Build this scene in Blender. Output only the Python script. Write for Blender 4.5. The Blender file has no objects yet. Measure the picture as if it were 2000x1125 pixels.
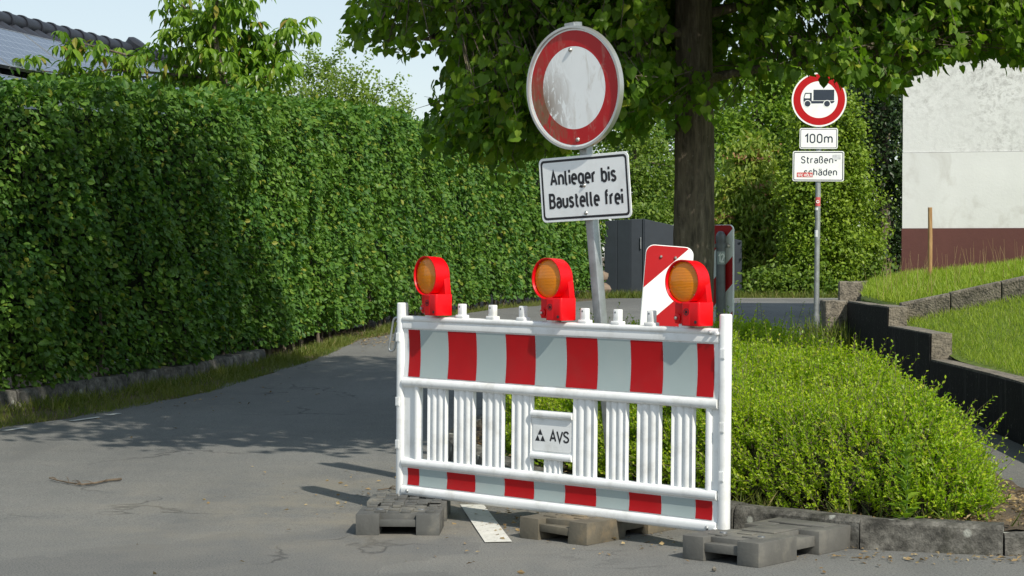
import bpy, bmesh, math, random
import numpy as np
from mathutils import Vector, Matrix, Euler
R = math.radians
rng = np.random.default_rng(7)
random.seed(7)
scene = bpy.context.scene
COL = scene.collection

# ------------------------------------------------------------------ camera
HC = 1.33
FPX = 3800.0
PITCH = math.atan(62.5 / FPX)
cam = bpy.data.objects.new('camera', bpy.data.cameras.new('camera'))
COL.objects.link(cam)
cam.location = (0, 0, HC)
cam.rotation_euler = (R(90) - PITCH, 0, 0)
cam.data.sensor_width = 36.0
cam.data.lens = 36.0 * FPX / 2000.0
cam.data.clip_start = 0.1
cam.data.clip_end = 3000
scene.camera = cam

# ------------------------------------------------------------------ light
SUN_AZ = Vector((0.53, -0.848, 0)).normalized()
SUN_EL = R(43)
world = bpy.data.worlds.new('World')
scene.world = world
world.use_nodes = True
wn = world.node_tree.nodes
bg = wn['Background']
sky = wn.new('ShaderNodeTexSky')
sky.sky_type = 'NISHITA'
sky.sun_disc = False
sky.sun_elevation = SUN_EL
sky.sun_rotation = math.atan2(SUN_AZ.x, SUN_AZ.y)
sky.altitude = 100
sky.air_density = 1.0
sky.dust_density = 0.4
sky.ozone_density = 1.5
tint = wn.new('ShaderNodeMix')
tint.data_type = 'RGBA'
tint.blend_type = 'MULTIPLY'
tint.inputs[0].default_value = 1.0
tint.inputs[7].default_value = (1.42, 1.49, 1.51, 1)
haze = wn.new('ShaderNodeGamma')          # thin high haze evens the sky out
haze.inputs[1].default_value = 0.4
world.node_tree.links.new(sky.outputs[0], haze.inputs[0])
world.node_tree.links.new(haze.outputs[0], tint.inputs[6])
world.node_tree.links.new(tint.outputs[2], bg.inputs[0])
bg.inputs[1].default_value = 0.14
sun = bpy.data.objects.new('sun', bpy.data.lights.new('sun', 'SUN'))
COL.objects.link(sun)
sun.data.energy = 2.5
sun.data.angle = R(0.6)
sun.data.color = (1.0, 0.94, 0.83)
sdir = Vector((SUN_AZ.x * math.cos(SUN_EL), SUN_AZ.y * math.cos(SUN_EL), math.sin(SUN_EL)))
sun.rotation_euler = sdir.to_track_quat('Z', 'Y').to_euler()
sun.location = sdir * 30
vs = scene.view_settings
vs.view_transform = 'Standard'
vs.look = 'None'
vs.gamma = 1
vs.use_curve_mapping = False
vs.exposure = 0.95
scene.cycles.max_bounces = 6
scene.cycles.diffuse_bounces = 3
scene.cycles.transmission_bounces = 6
scene.cycles.transparent_max_bounces = 6


# ------------------------------------------------------------------ geometry helpers
def ray(px, py):
    x = (px - 1000) / FPX
    z = -(py - 562.5) / FPX
    y = math.cos(PITCH) + z * math.sin(PITCH)
    zz = -math.sin(PITCH) + z * math.cos(PITCH)
    return x / y, zz / y


def at(px, py, Y):
    a, b = ray(px, py)
    return Vector((a * Y, Y, HC + b * Y))


def to_px(P):
    """array (n,3) -> pixel coordinates in the 2000 px photograph"""
    x, y, z = P[:, 0], P[:, 1], P[:, 2] - HC
    d = y * math.cos(PITCH) - z * math.sin(PITCH)
    v = y * math.sin(PITCH) + z * math.cos(PITCH)
    return 1000 + FPX * x / d, 562.5 - FPX * v / d


GY = [-200, 10, 13, 16, 20, 25, 30, 36, 41, 80, 400]
GZ = [0, 0, .05, .12, .22, .33, .40, .43, .44, .44, .44]
_gy = np.linspace(-20, 100, 1201)
_gz = np.interp(_gy, GY, GZ)
_k = np.ones(21) / 21
_gz = np.convolve(np.pad(_gz, 10, mode='edge'), _k, mode='valid')


def gz(Y):
    return np.interp(Y, _gy, _gz)


def at_ground(px, py, dz=0.0):
    Y = np.linspace(6, 90, 8001)
    a, b = ray(px, py)
    d = HC + b * Y - gz(Y) - dz
    i = int(np.argmax(d < 0))
    return Vector((a * Y[i], Y[i], gz(Y[i]) + dz))


class MB:
    """collects shapes and links them as one mesh object"""

    def __init__(self):
        self.v, self.f, self.m = [], [], []

    def add(self, vs_, fs, mi=0, M=None):
        o = len(self.v)
        for p in vs_:
            p = Vector(p)
            self.v.append(tuple(M @ p if M else p))
        for f in fs:
            self.f.append([i + o for i in f])
            self.m.append(mi)
        return self

    def box(self, lo, hi, mi=0, M=None):
        x0, y0, z0 = lo
        x1, y1, z1 = hi
        return self.add([(x0, y0, z0), (x1, y0, z0), (x1, y1, z0), (x0, y1, z0), (x0, y0, z1), (x1, y0, z1), (x1, y1, z1), (x0, y1, z1)],
                        [(0, 3, 2, 1), (4, 5, 6, 7), (0, 1, 5, 4), (1, 2, 6, 5), (2, 3, 7, 6), (3, 0, 4, 7)], mi, M)

    def prism(self, poly, h0, h1, axis='y', mi=0, M=None):
        """poly in the plane across axis, closed; caps are n-gons"""
        n = len(poly)
        f = {'y': lambda a, b, h: (a, h, b), 'z': lambda a, b, h: (a, b, h), 'x': lambda a, b, h: (h, a, b)}[axis]
        v = [f(a, b, h0) for a, b in poly] + [f(a, b, h1) for a, b in poly]
        fs = [tuple(range(n)), tuple(range(2 * n - 1, n - 1, -1))]
        fs += [(i, n + i, n + (i + 1) % n, (i + 1) % n) for i in range(n)]
        return self.add(v, fs, mi, M)

    def tube(self, pts, rad, n=8, mi=0, cap=True, closed=False):
        pts = [Vector(p) for p in pts]
        if not hasattr(rad, '__len__'):
            rad = [rad] * len(pts)
        rings = []
        prev = None
        for i, p in enumerate(pts):
            if closed:
                t = pts[(i + 1) % len(pts)] - pts[i - 1]
            else:
                t = pts[min(i + 1, len(pts) - 1)] - pts[max(i - 1, 0)]
            if t.length < 1e-9:
                t = Vector((0, 0, 1))
            t.normalize()
            if prev is None:
                prev = t.orthogonal().normalized()
            a = (prev - t * prev.dot(t))
            a = a.normalized() if a.length > 1e-6 else t.orthogonal().normalized()
            prev = a
            b = t.cross(a)
            rings.append([p + (a * math.cos(2 * math.pi * k / n) + b * math.sin(2 * math.pi * k / n)) * rad[i] for k in range(n)])
        v = [q for r in rings for q in r]
        fs = []
        m = len(pts)
        for i in range(m if closed else m - 1):
            j = (i + 1) % m
            for k in range(n):
                fs.append((i * n + k, i * n + (k + 1) % n, j * n + (k + 1) % n, j * n + k))
        if cap and not closed:
            fs.append(tuple(range(n - 1, -1, -1)))
            fs.append(tuple((m - 1) * n + k for k in range(n)))
        return self.add(v, fs, mi)

    def lathe(self, prof, n=48, axis='y', mi=0, M=None, closed=False, cap=True):
        """prof: (radius, height) points"""
        v, fs = [], []
        for (r, h) in prof:
            for k in range(n):
                a = 2 * math.pi * k / n
                c, s = r * math.cos(a), r * math.sin(a)
                v.append((c, h, s) if axis == 'y' else (c, s, h))
        m = len(prof)
        for i in range(m if closed else m - 1):
            j = (i + 1) % m
            for k in range(n):
                fs.append((i * n + k, i * n + (k + 1) % n, j * n + (k + 1) % n, j * n + k))
        if not closed and cap:
            if prof[0][0] > 1e-6:
                fs.append(tuple(range(n)))
            if prof[-1][0] > 1e-6:
                fs.append(tuple((m - 1) * n + k for k in range(n)))
        return self.add(v, fs, mi, M)

    def build(self, name, mats, parent=None, loc=None, bevel=0.0, seg=2, smooth=None, M=None):
        me = bpy.data.meshes.new(name)
        me.from_pydata(self.v, [], self.f)
        mats = mats if isinstance(mats, (list, tuple)) else [mats]
        for m in mats:
            me.materials.append(m)
        me.polygons.foreach_set('material_index', self.m)
        bm = bmesh.new()
        bm.from_mesh(me)
        bmesh.ops.remove_doubles(bm, verts=bm.verts, dist=1e-5)
        bmesh.ops.recalc_face_normals(bm, faces=bm.faces)
        if bevel > 0:
            ed = [e for e in bm.edges if len(e.link_faces) == 2 and e.calc_face_angle(0) > 0.6]
            bmesh.ops.bevel(bm, geom=ed, offset=bevel, segments=seg, profile=0.5, affect='EDGES', clamp_overlap=True)
        if smooth is not None:
            for f in bm.faces:
                f.smooth = True
            for e in bm.edges:
                if len(e.link_faces) == 2 and e.calc_face_angle(0) > smooth:
                    e.smooth = False
        bm.to_mesh(me)
        bm.free()
        return link(name, me, parent, loc, M)


def link(name, me, parent=None, loc=None, M=None):
    o = bpy.data.objects.new(name, me)
    COL.objects.link(o)
    if parent is not None:
        o.parent = parent
    if M is not None:
        o.matrix_local = M
    if loc is not None:
        o.location = loc
    return o


def thing(name, label, cat, loc=(0, 0, 0), M=None, group=None):
    o = bpy.data.objects.new(name, None)
    COL.objects.link(o)
    o.empty_display_size = 0.1
    if M is not None:
        o.matrix_world = M
    else:
        o.location = loc
    tag(o, label, cat, group)
    return o


def tag(o, label=None, cat=None, group=None, kind=None):
    for k, v in (('label', label), ('category', cat), ('group', group), ('kind', kind)):
        if v:
            o[k] = v
    return o


def np_mesh(name, V, F, mat, parent=None, smooth=False, kind=None):
    """fast mesh from arrays: V (n,3), F (m,3)"""
    V = np.ascontiguousarray(V, dtype=np.float32)
    F = np.ascontiguousarray(F, dtype=np.int32)
    k = F.shape[1]
    me = bpy.data.meshes.new(name)
    me.vertices.add(len(V))
    me.vertices.foreach_set('co', V.ravel())
    me.loops.add(F.size)
    me.loops.foreach_set('vertex_index', F.ravel())
    me.polygons.add(len(F))
    me.polygons.foreach_set('loop_start', np.arange(0, F.size, k, dtype=np.int32))
    me.polygons.foreach_set('loop_total', np.full(len(F), k, dtype=np.int32))
    me.polygons.foreach_set('use_smooth', np.full(len(F), smooth, dtype=bool))
    for m in (mat if isinstance(mat, (list, tuple)) else [mat]):
        me.materials.append(m)
    me.update(calc_edges=True)
    o = link(name, me, parent)
    if kind:
        o['kind'] = kind
    return o


def grid_mesh(name, xs, ys, zf, mat, parent=None):
    X, Y = np.meshgrid(xs, ys)
    Z = zf(X, Y)
    V = np.stack([X, Y, Z], -1).reshape(-1, 3)
    nx, ny = len(xs), len(ys)
    i = np.arange(nx - 1)[None, :] + nx * np.arange(ny - 1)[:, None]
    F = np.stack([i, i + 1, i + nx + 1, i + nx], -1).reshape(-1, 4)
    return np_mesh(name, V, F, mat, parent, smooth=True)


def rrect(w, h, r, n=6):
    pts = []
    for cx, cy, a0 in ((w / 2 - r, h / 2 - r, 0), (-w / 2 + r, h / 2 - r, 90), (-w / 2 + r, -h / 2 + r, 180), (w / 2 - r, -h / 2 + r, 270)):
        for k in range(n + 1):
            a = R(a0 + 90 * k / n)
            pts.append((cx + r * math.cos(a), cy + r * math.sin(a)))
    return pts


def ring_face(mb, outer, inner, y, mi=0):
    n = len(outer)
    v = [(a, y, b) for a, b in outer] + [(a, y, b) for a, b in inner]
    mb.add(v, [(i, (i + 1) % n, n + (i + 1) % n, n + i) for i in range(n)], mi)


def clip_half(poly, nx, ny, c):
    """keep the part of a convex polygon where nx*x+ny*y >= c"""
    out = []
    for i in range(len(poly)):
        p, q = poly[i], poly[(i + 1) % len(poly)]
        dp, dq = nx * p[0] + ny * p[1] - c, nx * q[0] + ny * q[1] - c
        if dp >= 0:
            out.append(p)
        if (dp >= 0) != (dq >= 0):
            t = dp / (dp - dq)
            out.append((p[0] + (q[0] - p[0]) * t, p[1] + (q[1] - p[1]) * t))
    return out


# ------------------------------------------------------------------ materials
def _mat(name):
    m = bpy.data.materials.new(name)
    m.use_nodes = True
    nt = m.node_tree
    return m, nt, nt.nodes['Principled BSDF'], nt.nodes['Material Output']


def N(nt, typ, **kw):
    n = nt.nodes.new(typ)
    for k, v in kw.items():
        if k in n.inputs.keys():
            n.inputs[k].default_value = v
        else:
            setattr(n, k, v)
    return n


def ramp(nt, fac, stops):
    r = nt.nodes.new('ShaderNodeValToRGB')
    e = r.color_ramp.elements
    while len(e) > len(stops):
        e.remove(e[-1])
    while len(e) < len(stops):
        e.new(0.5)
    for i, (p, c) in enumerate(stops):
        e[i].position = p
        e[i].color = (*c, 1) if len(c) == 3 else c
    nt.links.new(fac, r.inputs[0])
    return r.outputs[0]


def mix(nt, fac, a, b, mode='MIX'):
    n = nt.nodes.new('ShaderNodeMix')
    n.data_type = 'RGBA'
    n.blend_type = mode
    for s, v in ((n.inputs[0], fac), (n.inputs[6], a), (n.inputs[7], b)):
        if isinstance(v, (int, float)):
            s.default_value = v
        elif isinstance(v, tuple):
            s.default_value = (*v, 1) if len(v) == 3 else v
        else:
            nt.links.new(v, s)
    return n.outputs[2]


def noise(nt, scale, detail=4, rough=0.55, co=None, dist=0.0, mapscale=None):
    n = N(nt, 'ShaderNodeTexNoise', Scale=scale, Detail=detail, Roughness=rough, Distortion=dist)
    if co is None:
        co = nt.nodes.new('ShaderNodeTexCoord').outputs['Object']
    if mapscale:
        mp = nt.nodes.new('ShaderNodeMapping')
        mp.inputs['Scale'].default_value = mapscale
        nt.links.new(co, mp.inputs[0])
        co = mp.outputs[0]
    nt.links.new(co, n.inputs['Vector'])
    return n.outputs[0]


def bump(nt, p, h, strength=0.3, dist=0.01):
    b = N(nt, 'ShaderNodeBump', Strength=strength, Distance=dist)
    nt.links.new(h, b.inputs['Height'])
    nt.links.new(b.outputs[0], p.inputs['Normal'])
    return b


def maprange(nt, v, a, b, c=0.0, d=1.0):
    n = nt.nodes.new('ShaderNodeMapRange')
    n.inputs[1].default_value, n.inputs[2].default_value = a, b
    n.inputs[3].default_value, n.inputs[4].default_value = c, d
    nt.links.new(v, n.inputs[0])
    return n.outputs[0]


def mathn(nt, op, a, b=None):
    n = nt.nodes.new('ShaderNodeMath')
    n.operation = op
    for s, v in ((n.inputs[0], a), (n.inputs[1], b)):
        if v is None:
            continue
        if isinstance(v, (int, float)):
            s.default_value = v
        else:
            nt.links.new(v, s)
    return n.outputs[0]


def plain(name, col, rough=0.5, metal=0.0, var=0.12, scale=8, bmp=0.0, bscale=60, dirt=None, dirt_amt=0.0, dirt_scale=3, spec=0.5, coat=0.0):
    """a painted, plastic, metal or stone surface with grain, mottling and optional dirt"""
    m, nt, p, out = _mat(name)
    a = tuple(max(0, c * (1 - var)) for c in col)
    b = tuple(min(1, c * (1 + var)) for c in col)
    c = ramp(nt, noise(nt, scale, 5, 0.6), [(0.3, a), (0.7, b)])
    if dirt:
        f = maprange(nt, noise(nt, dirt_scale, 6, 0.65), 0.5, 0.75, 0, dirt_amt)
        c = mix(nt, f, c, dirt)
    nt.links.new(c, p.inputs['Base Color'])
    p.inputs['Roughness'].default_value = rough
    p.inputs['Metallic'].default_value = metal
    p.inputs['Specular IOR Level'].default_value = spec
    p.inputs['Coat Weight'].default_value = coat
    if bmp:
        bump(nt, p, noise(nt, bscale, 4, 0.6), bmp, 0.004)
    return m


def leafmat(name, dark, mid, light, odd=None, trans=0.35, rough=0.45, tcol=None, patch=1.2, spec=0.35):
    """leaf colour varies leaf by leaf and from branch to branch"""
    m, nt, p, out = _mat(name)
    g = nt.nodes.new('ShaderNodeNewGeometry')
    oi = nt.nodes.new('ShaderNodeObjectInfo')
    r = mathn(nt, 'FRACT', mathn(nt, 'ADD', g.outputs['Random Per Island'], oi.outputs['Random']))
    stops = [(0.0, dark), (0.55, mid), (0.93, light)]
    if odd:
        stops.append((0.985, odd))
    c = ramp(nt, r, stops)
    n = noise(nt, patch, 3, 0.5, co=g.outputs['Position'])
    c = mix(nt, maprange(nt, n, 0.35, 0.7, 0.0, 0.55), c, light)
    nt.links.new(c, p.inputs['Base Color'])
    p.inputs['Roughness'].default_value = rough
    p.inputs['Specular IOR Level'].default_value = spec
    t = nt.nodes.new('ShaderNodeBsdfTranslucent')
    tc = mix(nt, 1.0, c, tcol or (1.3, 1.45, 0.5), 'MULTIPLY')
    nt.links.new(tc, t.inputs[0])
    ms = nt.nodes.new('ShaderNodeMixShader')
    ms.inputs[0].default_value = trans
    nt.links.new(p.outputs[0], ms.inputs[1])
    nt.links.new(t.outputs[0], ms.inputs[2])
    nt.links.new(ms.outputs[0], out.inputs[0])
    return m


M = {}
M['white'] = plain('white_plastic', (0.80, 0.81, 0.80), 0.38, var=0.03, scale=5, bmp=0.04, bscale=90, dirt=(0.36, 0.34, 0.28), dirt_amt=0.45, dirt_scale=9)
M['film_red'] = plain('red_film', (0.42, 0.004, 0.007), 0.42, var=0.06, scale=9, spec=0.25, dirt=(0.26, 0.05, 0.04), dirt_amt=0.25, dirt_scale=5)
M['film_grey'] = plain('silver_film', (0.36, 0.43, 0.42), 0.45, var=0.03, scale=6, dirt=(0.40, 0.41, 0.38), dirt_amt=0.3)
M['lamp_red'] = plain('red_lamp_plastic', (0.72, 0.001, 0.006), 0.38, var=0.05, spec=0.3, scale=12, bmp=0.05, bscale=120, dirt=(0.35, 0.02, 0.02), dirt_amt=0.3, dirt_scale=9)
M['black'] = plain('black_print', (0.018, 0.018, 0.022), 0.5, var=0.2)
M['galv'] = plain('galvanised_steel', (0.42, 0.44, 0.45), 0.42, metal=0.65, var=0.22, scale=14, bmp=0.06, dirt=(0.30, 0.30, 0.28), dirt_amt=0.5, dirt_scale=10)
M['galv_dull'] = plain('dull_grey_steel', (0.17, 0.18, 0.19), 0.5, metal=0.4, var=0.2, scale=10, bmp=0.05)
M['bolt'] = plain('bolt_steel', (0.5, 0.48, 0.44), 0.35, metal=0.9, var=0.2, scale=60)
M['alu'] = plain('aluminium_edge', (0.60, 0.61, 0.60), 0.38, metal=0.75, var=0.1, scale=10, dirt=(0.40, 0.34, 0.24), dirt_amt=0.5, dirt_scale=5)
M['sign_white'] = plain('white_sign_sheet', (0.92, 0.94, 0.93), 0.42, var=0.03, scale=5, dirt=(0.45, 0.44, 0.40), dirt_amt=0.25, dirt_scale=6)
M['icon_blue'] = plain('blue_black_print', (0.03, 0.042, 0.065), 0.5)
M['sign_red'] = plain('sign_red', (0.48, 0.005, 0.008), 0.4, var=0.06)
M['sticker_red'] = plain('sticker_red', (0.6, 0.10, 0.10), 0.5, var=0.15, scale=40)
M['rubber'] = plain('recycled_plastic_grey', (0.085, 0.086, 0.080), 0.75, var=0.25, scale=9, bmp=0.35, bscale=70, dirt=(0.26, 0.24, 0.19), dirt_amt=0.6, dirt_scale=5)
M['rubber_pale'] = plain('recycled_plastic_pale', (0.115, 0.112, 0.10), 0.75, var=0.2, scale=8, bmp=0.35, bscale=70, dirt=(0.24, 0.22, 0.17), dirt_amt=0.6, dirt_scale=4)
M['rubber_brown'] = plain('recycled_plastic_brown', (0.125, 0.11, 0.08), 0.8, var=0.3, scale=7, bmp=0.45, bscale=50, dirt=(0.30, 0.22, 0.12), dirt_amt=0.7, dirt_scale=5)
M['gate'] = plain('anthracite_steel', (0.026, 0.034, 0.044), 0.5, var=0.12, scale=4, bmp=0.03)
M['wood'] = None


def make_materials():
    # asphalt
    m, nt, p, out = _mat('asphalt')
    co = nt.nodes.new('ShaderNodeTexCoord').outputs['Object']
    big = noise(nt, 0.55, 5, 0.6, co)
    mid = noise(nt, 3.5, 5, 0.65, co)
    fine = noise(nt, 95, 4, 0.75, co)
    c = ramp(nt, big, [(0.3, (0.112, 0.115, 0.108)), (0.7, (0.168, 0.171, 0.160))])
    c = mix(nt, maprange(nt, mid, 0.45, 0.75, 0, 0.45), c, (0.21, 0.20, 0.175))
    c = mix(nt, maprange(nt, fine, 0.40, 0.68, 0, 0.5), c, (0.31, 0.30, 0.28))
    c = mix(nt, maprange(nt, noise(nt, 120, 3, 0.7, co), 0.53, 0.62, 0, 0.65), c, (0.035, 0.035, 0.035))
    # streaks along the way traffic goes
    st = noise(nt, 1.0, 4, 0.6, co, mapscale=(2.6, 0.35, 1))
    c = mix(nt, maprange(nt, st, 0.5, 0.72, 0, 0.35), c, (0.10, 0.102, 0.10))
    # repair seams and cracks
    v = N(nt, 'ShaderNodeTexVoronoi', Scale=0.45)
    v.feature = 'DISTANCE_TO_EDGE'
    wob = nt.nodes.new('ShaderNodeVectorMath')
    wob.operation = 'ADD'
    nz = N(nt, 'ShaderNodeTexNoise', Scale=2.2, Detail=4)
    nt.links.new(co, nz.inputs['Vector'])
    nt.links.new(co, wob.inputs[0])
    nt.links.new(nz.outputs['Color'], wob.inputs[1])
    nt.links.new(wob.outputs[0], v.inputs['Vector'])
    cr = maprange(nt, v.outputs[0], 0.0, 0.012, 1, 0)
    cr = mathn(nt, 'MULTIPLY', cr, maprange(nt, noise(nt, 0.8, 2, 0.5, co), 0.5, 0.6))
    c = mix(nt, mathn(nt, 'MULTIPLY', cr, 0.6), c, (0.03, 0.03, 0.03))
    # patches of newer asphalt
    v2 = N(nt, 'ShaderNodeTexVoronoi', Scale=0.30)
    nt.links.new(wob.outputs[0], v2.inputs['Vector'])
    sep = nt.nodes.new('ShaderNodeSeparateColor')
    nt.links.new(v2.outputs['Color'], sep.inputs[0])
    c = mix(nt, maprange(nt, sep.outputs[0], 0.70, 0.73, 0, 0.2), c, (0.07, 0.071, 0.073))
    # sandy dust gathered at the traffic island
    ptn = nt.nodes.new('ShaderNodeVectorMath')
    ptn.operation = 'DISTANCE'
    ptn.inputs[1].default_value = (-0.6, 10.2, 0)
    nt.links.new(co, ptn.inputs[0])
    d = maprange(nt, ptn.outputs['Value'], 0.3, 2.2, 1.0, 0.0)
    d = mathn(nt, 'MULTIPLY', d, maprange(nt, noise(nt, 2.2, 5, 0.65, co), 0.4, 0.7))
    c = mix(nt, mathn(nt, 'MULTIPLY', d, 0.6), c, (0.27, 0.235, 0.17))
    nt.links.new(c, p.inputs['Base Color'])
    p.inputs['Roughness'].default_value = 0.85
    p.inputs['Specular IOR Level'].default_value = 0.3
    h = mathn(nt, 'ADD', mathn(nt, 'MULTIPLY', fine, 1.0), mathn(nt, 'MULTIPLY', cr, -2.0))
    bump(nt, p, h, 0.5, 0.006)
    M['asphalt'] = m
    # earth
    m, nt, p, out = _mat('earth')
    c = ramp(nt, noise(nt, 6, 6, 0.7), [(0.3, (0.055, 0.040, 0.026)), (0.55, (0.12, 0.088, 0.055)), (0.75, (0.20, 0.155, 0.095))])
    nt.links.new(c, p.inputs['Base Color'])
    p.inputs['Roughness'].default_value = 0.95
    bump(nt, p, noise(nt, 45, 5, 0.7), 0.9, 0.02)
    M['earth'] = m
    # lawn soil
    m, nt, p, out = _mat('turf')
    c = ramp(nt, noise(nt, 9, 6, 0.7), [(0.3, (0.08, 0.13, 0.010)), (0.7, (0.15, 0.21, 0.018))])
    nt.links.new(c, p.inputs['Base Color'])
    p.inputs['Roughness'].default_value = 0.95
    bump(nt, p, noise(nt, 80, 4, 0.7), 0.8, 0.02)
    M['turf'] = m
    # weathered concrete with stones showing
    m, nt, p, out = _mat('old_concrete')
    co = nt.nodes.new('ShaderNodeTexCoord').outputs['Object']
    c = ramp(nt, noise(nt, 7, 6, 0.7, co), [(0.3, (0.12, 0.105, 0.08)), (0.6, (0.24, 0.21, 0.165)), (0.8, (0.35, 0.31, 0.24))])
    v = N(nt, 'ShaderNodeTexVoronoi', Scale=55)
    nt.links.new(co, v.inputs['Vector'])
    c = mix(nt, maprange(nt, v.outputs[0], 0.05, 0.28, 0.7, 0), c, (0.36, 0.31, 0.24))
    c = mix(nt, maprange(nt, noise(nt, 22, 5, 0.75, co), 0.47, 0.62, 0, 0.8), c, (0.05, 0.048, 0.038))
    nt.links.new(c, p.inputs['Base Color'])
    p.inputs['Roughness'].default_value = 0.92
    bump(nt, p, v.outputs[0], 0.7, 0.008)
    M['concrete'] = m
    # mossy kerb stone
    m, nt, p, out = _mat('kerb_stone')
    co = nt.nodes.new('ShaderNodeTexCoord').outputs['Object']
    c = ramp(nt, noise(nt, 11, 6, 0.75, co), [(0.36, (0.028, 0.027, 0.022)), (0.52, (0.11, 0.105, 0.09)), (0.7, (0.24, 0.23, 0.20))])
    v = N(nt, 'ShaderNodeTexVoronoi', Scale=7)
    nt.links.new(co, v.inputs['Vector'])
    c = mix(nt, maprange(nt, v.outputs[0], 0.10, 0.16, 0.8, 0), c, (0.40, 0.41, 0.36))
    c = mix(nt, maprange(nt, noise(nt, 5, 5, 0.7, co), 0.56, 0.7, 0, 0.8), c, (0.035, 0.036, 0.022))
    nt.links.new(c, p.inputs['Base Color'])
    p.inputs['Roughness'].default_value = 0.95
    bump(nt, p, noise(nt, 60, 5, 0.7, co), 0.8, 0.012)
    M['kerb'] = m
    # bitumen coat: near black with pale runs and spots
    m, nt, p, out = _mat('bitumen_coat')
    co = nt.nodes.new('ShaderNodeTexCoord').outputs['Object']
    c = ramp(nt, noise(nt, 4, 6, 0.7, co), [(0.3, (0.005, 0.005, 0.0055)), (0.75, (0.013, 0.013, 0.013))])
    runs = noise(nt, 1.0, 5, 0.65, co, mapscale=(1, 9.0, 0.8))
    c = mix(nt, maprange(nt, runs, 0.56, 0.74, 0, 0.5), c, (0.10, 0.10, 0.095))
    sp = noise(nt, 34, 4, 0.7, co)
    c = mix(nt, maprange(nt, sp, 0.61, 0.70, 0, 0.6), c, (0.17, 0.165, 0.15))
    nt.links.new(c, p.inputs['Base Color'])
    p.inputs['Roughness'].default_value = 0.8
    p.inputs['Specular IOR Level'].default_value = 0.2
    bump(nt, p, noise(nt, 25, 5, 0.7, co), 0.5, 0.01)
    M['bitumen'] = m
    # bark
    m, nt, p, out = _mat('bark')
    co = nt.nodes.new('ShaderNodeTexCoord').outputs['Object']
    rid = noise(nt, 1.0, 6, 0.7, co, dist=0.4, mapscale=(28, 28, 5))
    c = ramp(nt, rid, [(0.3, (0.045, 0.037, 0.027)), (0.55, (0.17, 0.138, 0.10)), (0.75, (0.30, 0.25, 0.185))])
    c = mix(nt, maprange(nt, noise(nt, 16, 4, 0.7, co), 0.6, 0.72, 0, 0.55), c, (0.21, 0.20, 0.15))
    c = mix(nt, maprange(nt, noise(nt, 55, 3, 0.6, co), 0.68, 0.72, 0, 0.6), c, (0.42, 0.40, 0.34))
    nt.links.new(c, p.inputs['Base Color'])
    p.inputs['Roughness'].default_value = 0.95
    bump(nt, p, rid, 1.0, 0.03)
    M['bark'] = m
    # render on the white house: rough band and smooth band
    for nm, rough_band in (('rough_render', True), ('smooth_render', False)):
        m, nt, p, out = _mat(nm)
        co = nt.nodes.new('ShaderNodeTexCoord').outputs['Object']
        c = ramp(nt, noise(nt, 1.1, 5, 0.6, co), [(0.3, (0.60, 0.61, 0.60)), (0.7, (0.70, 0.71, 0.70))])
        if rough_band:
            g = noise(nt, 11, 7, 0.78, co, dist=0.25)
            ms = maprange(nt, noise(nt, 0.55, 3, 0.5, co), 0.36, 0.56)
            c = mix(nt, mathn(nt, 'MULTIPLY', maprange(nt, g, 0.46, 0.66, 0, 0.65), ms), c, (0.17, 0.165, 0.155))
            bump(nt, p, noise(nt, 22, 6, 0.7, co), 0.3, 0.015)
        else:
            g = noise(nt, 1.6, 5, 0.6, co, dist=1.5)
            c = mix(nt, maprange(nt, g, 0.54, 0.74, 0, 0.5), c, (0.36, 0.34, 0.30))
            bump(nt, p, noise(nt, 30, 4, 0.6, co), 0.15, 0.01)
        nt.links.new(c, p.inputs['Base Color'])
        p.inputs['Roughness'].default_value = 0.9
        M[nm] = m
    m, nt, p, out = _mat('maroon_plinth')
    co = nt.nodes.new('ShaderNodeTexCoord').outputs['Object']
    c = ramp(nt, noise(nt, 1.3, 5, 0.6, co), [(0.3, (0.085, 0.030, 0.026)), (0.7, (0.125, 0.045, 0.038))])
    c = mix(nt, maprange(nt, noise(nt, 3, 6, 0.7, co), 0.58, 0.78, 0, 0.5), c, (0.19, 0.09, 0.075))
    nt.links.new(c, p.inputs['Base Color'])
    p.inputs['Roughness'].default_value = 0.85
    bump(nt, p, noise(nt, 25, 4, 0.6, co), 0.2, 0.01)
    M['plinth'] = m
    # wooden stake
    m, nt, p, out = _mat('raw_wood')
    co = nt.nodes.new('ShaderNodeTexCoord').outputs['Object']
    g = noise(nt, 1, 5, 0.6, co, dist=0.5, mapscale=(40, 40, 5))
    c = ramp(nt, g, [(0.3, (0.25, 0.13, 0.05)), (0.7, (0.46, 0.29, 0.13))])
    nt.links.new(c, p.inputs['Base Color'])
    p.inputs['Roughness'].default_value = 0.8
    bump(nt, p, g, 0.4, 0.01)
    M['wood'] = m
    # orange lens: moulded prism grid
    m, nt, p, out = _mat('amber_lens')
    co = nt.nodes.new('ShaderNodeTexCoord').outputs['Object']
    sx = N(nt, 'ShaderNodeTexWave', Scale=42)
    sx.bands_direction = 'X'
    sz = N(nt, 'ShaderNodeTexWave', Scale=42)
    sz.bands_direction = 'Z'
    nt.links.new(co, sx.inputs['Vector'])
    nt.links.new(co, sz.inputs['Vector'])
    h = mathn(nt, 'ADD', sx.outputs['Fac'], sz.outputs['Fac'])
    p.inputs['Base Color'].default_value = (1.0, 0.32, 0.006, 1)
    p.inputs['Roughness'].default_value = 0.12
    p.inputs['Transmission Weight'].default_value = 0.3
    p.inputs['IOR'].default_value = 1.3
    p.inputs['Coat Weight'].default_value = 0.6
    p.inputs['Coat Roughness'].default_value = 0.08
    bump(nt, p, h, 0.32, 0.003)
    M['lens'] = m
    M['reflector'] = plain('lamp_reflector', (0.8, 0.62, 0.35), 0.22, metal=0.85, var=0.1, scale=30)
    # solar glass
    m, nt, p, out = _mat('solar_cells')
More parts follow.
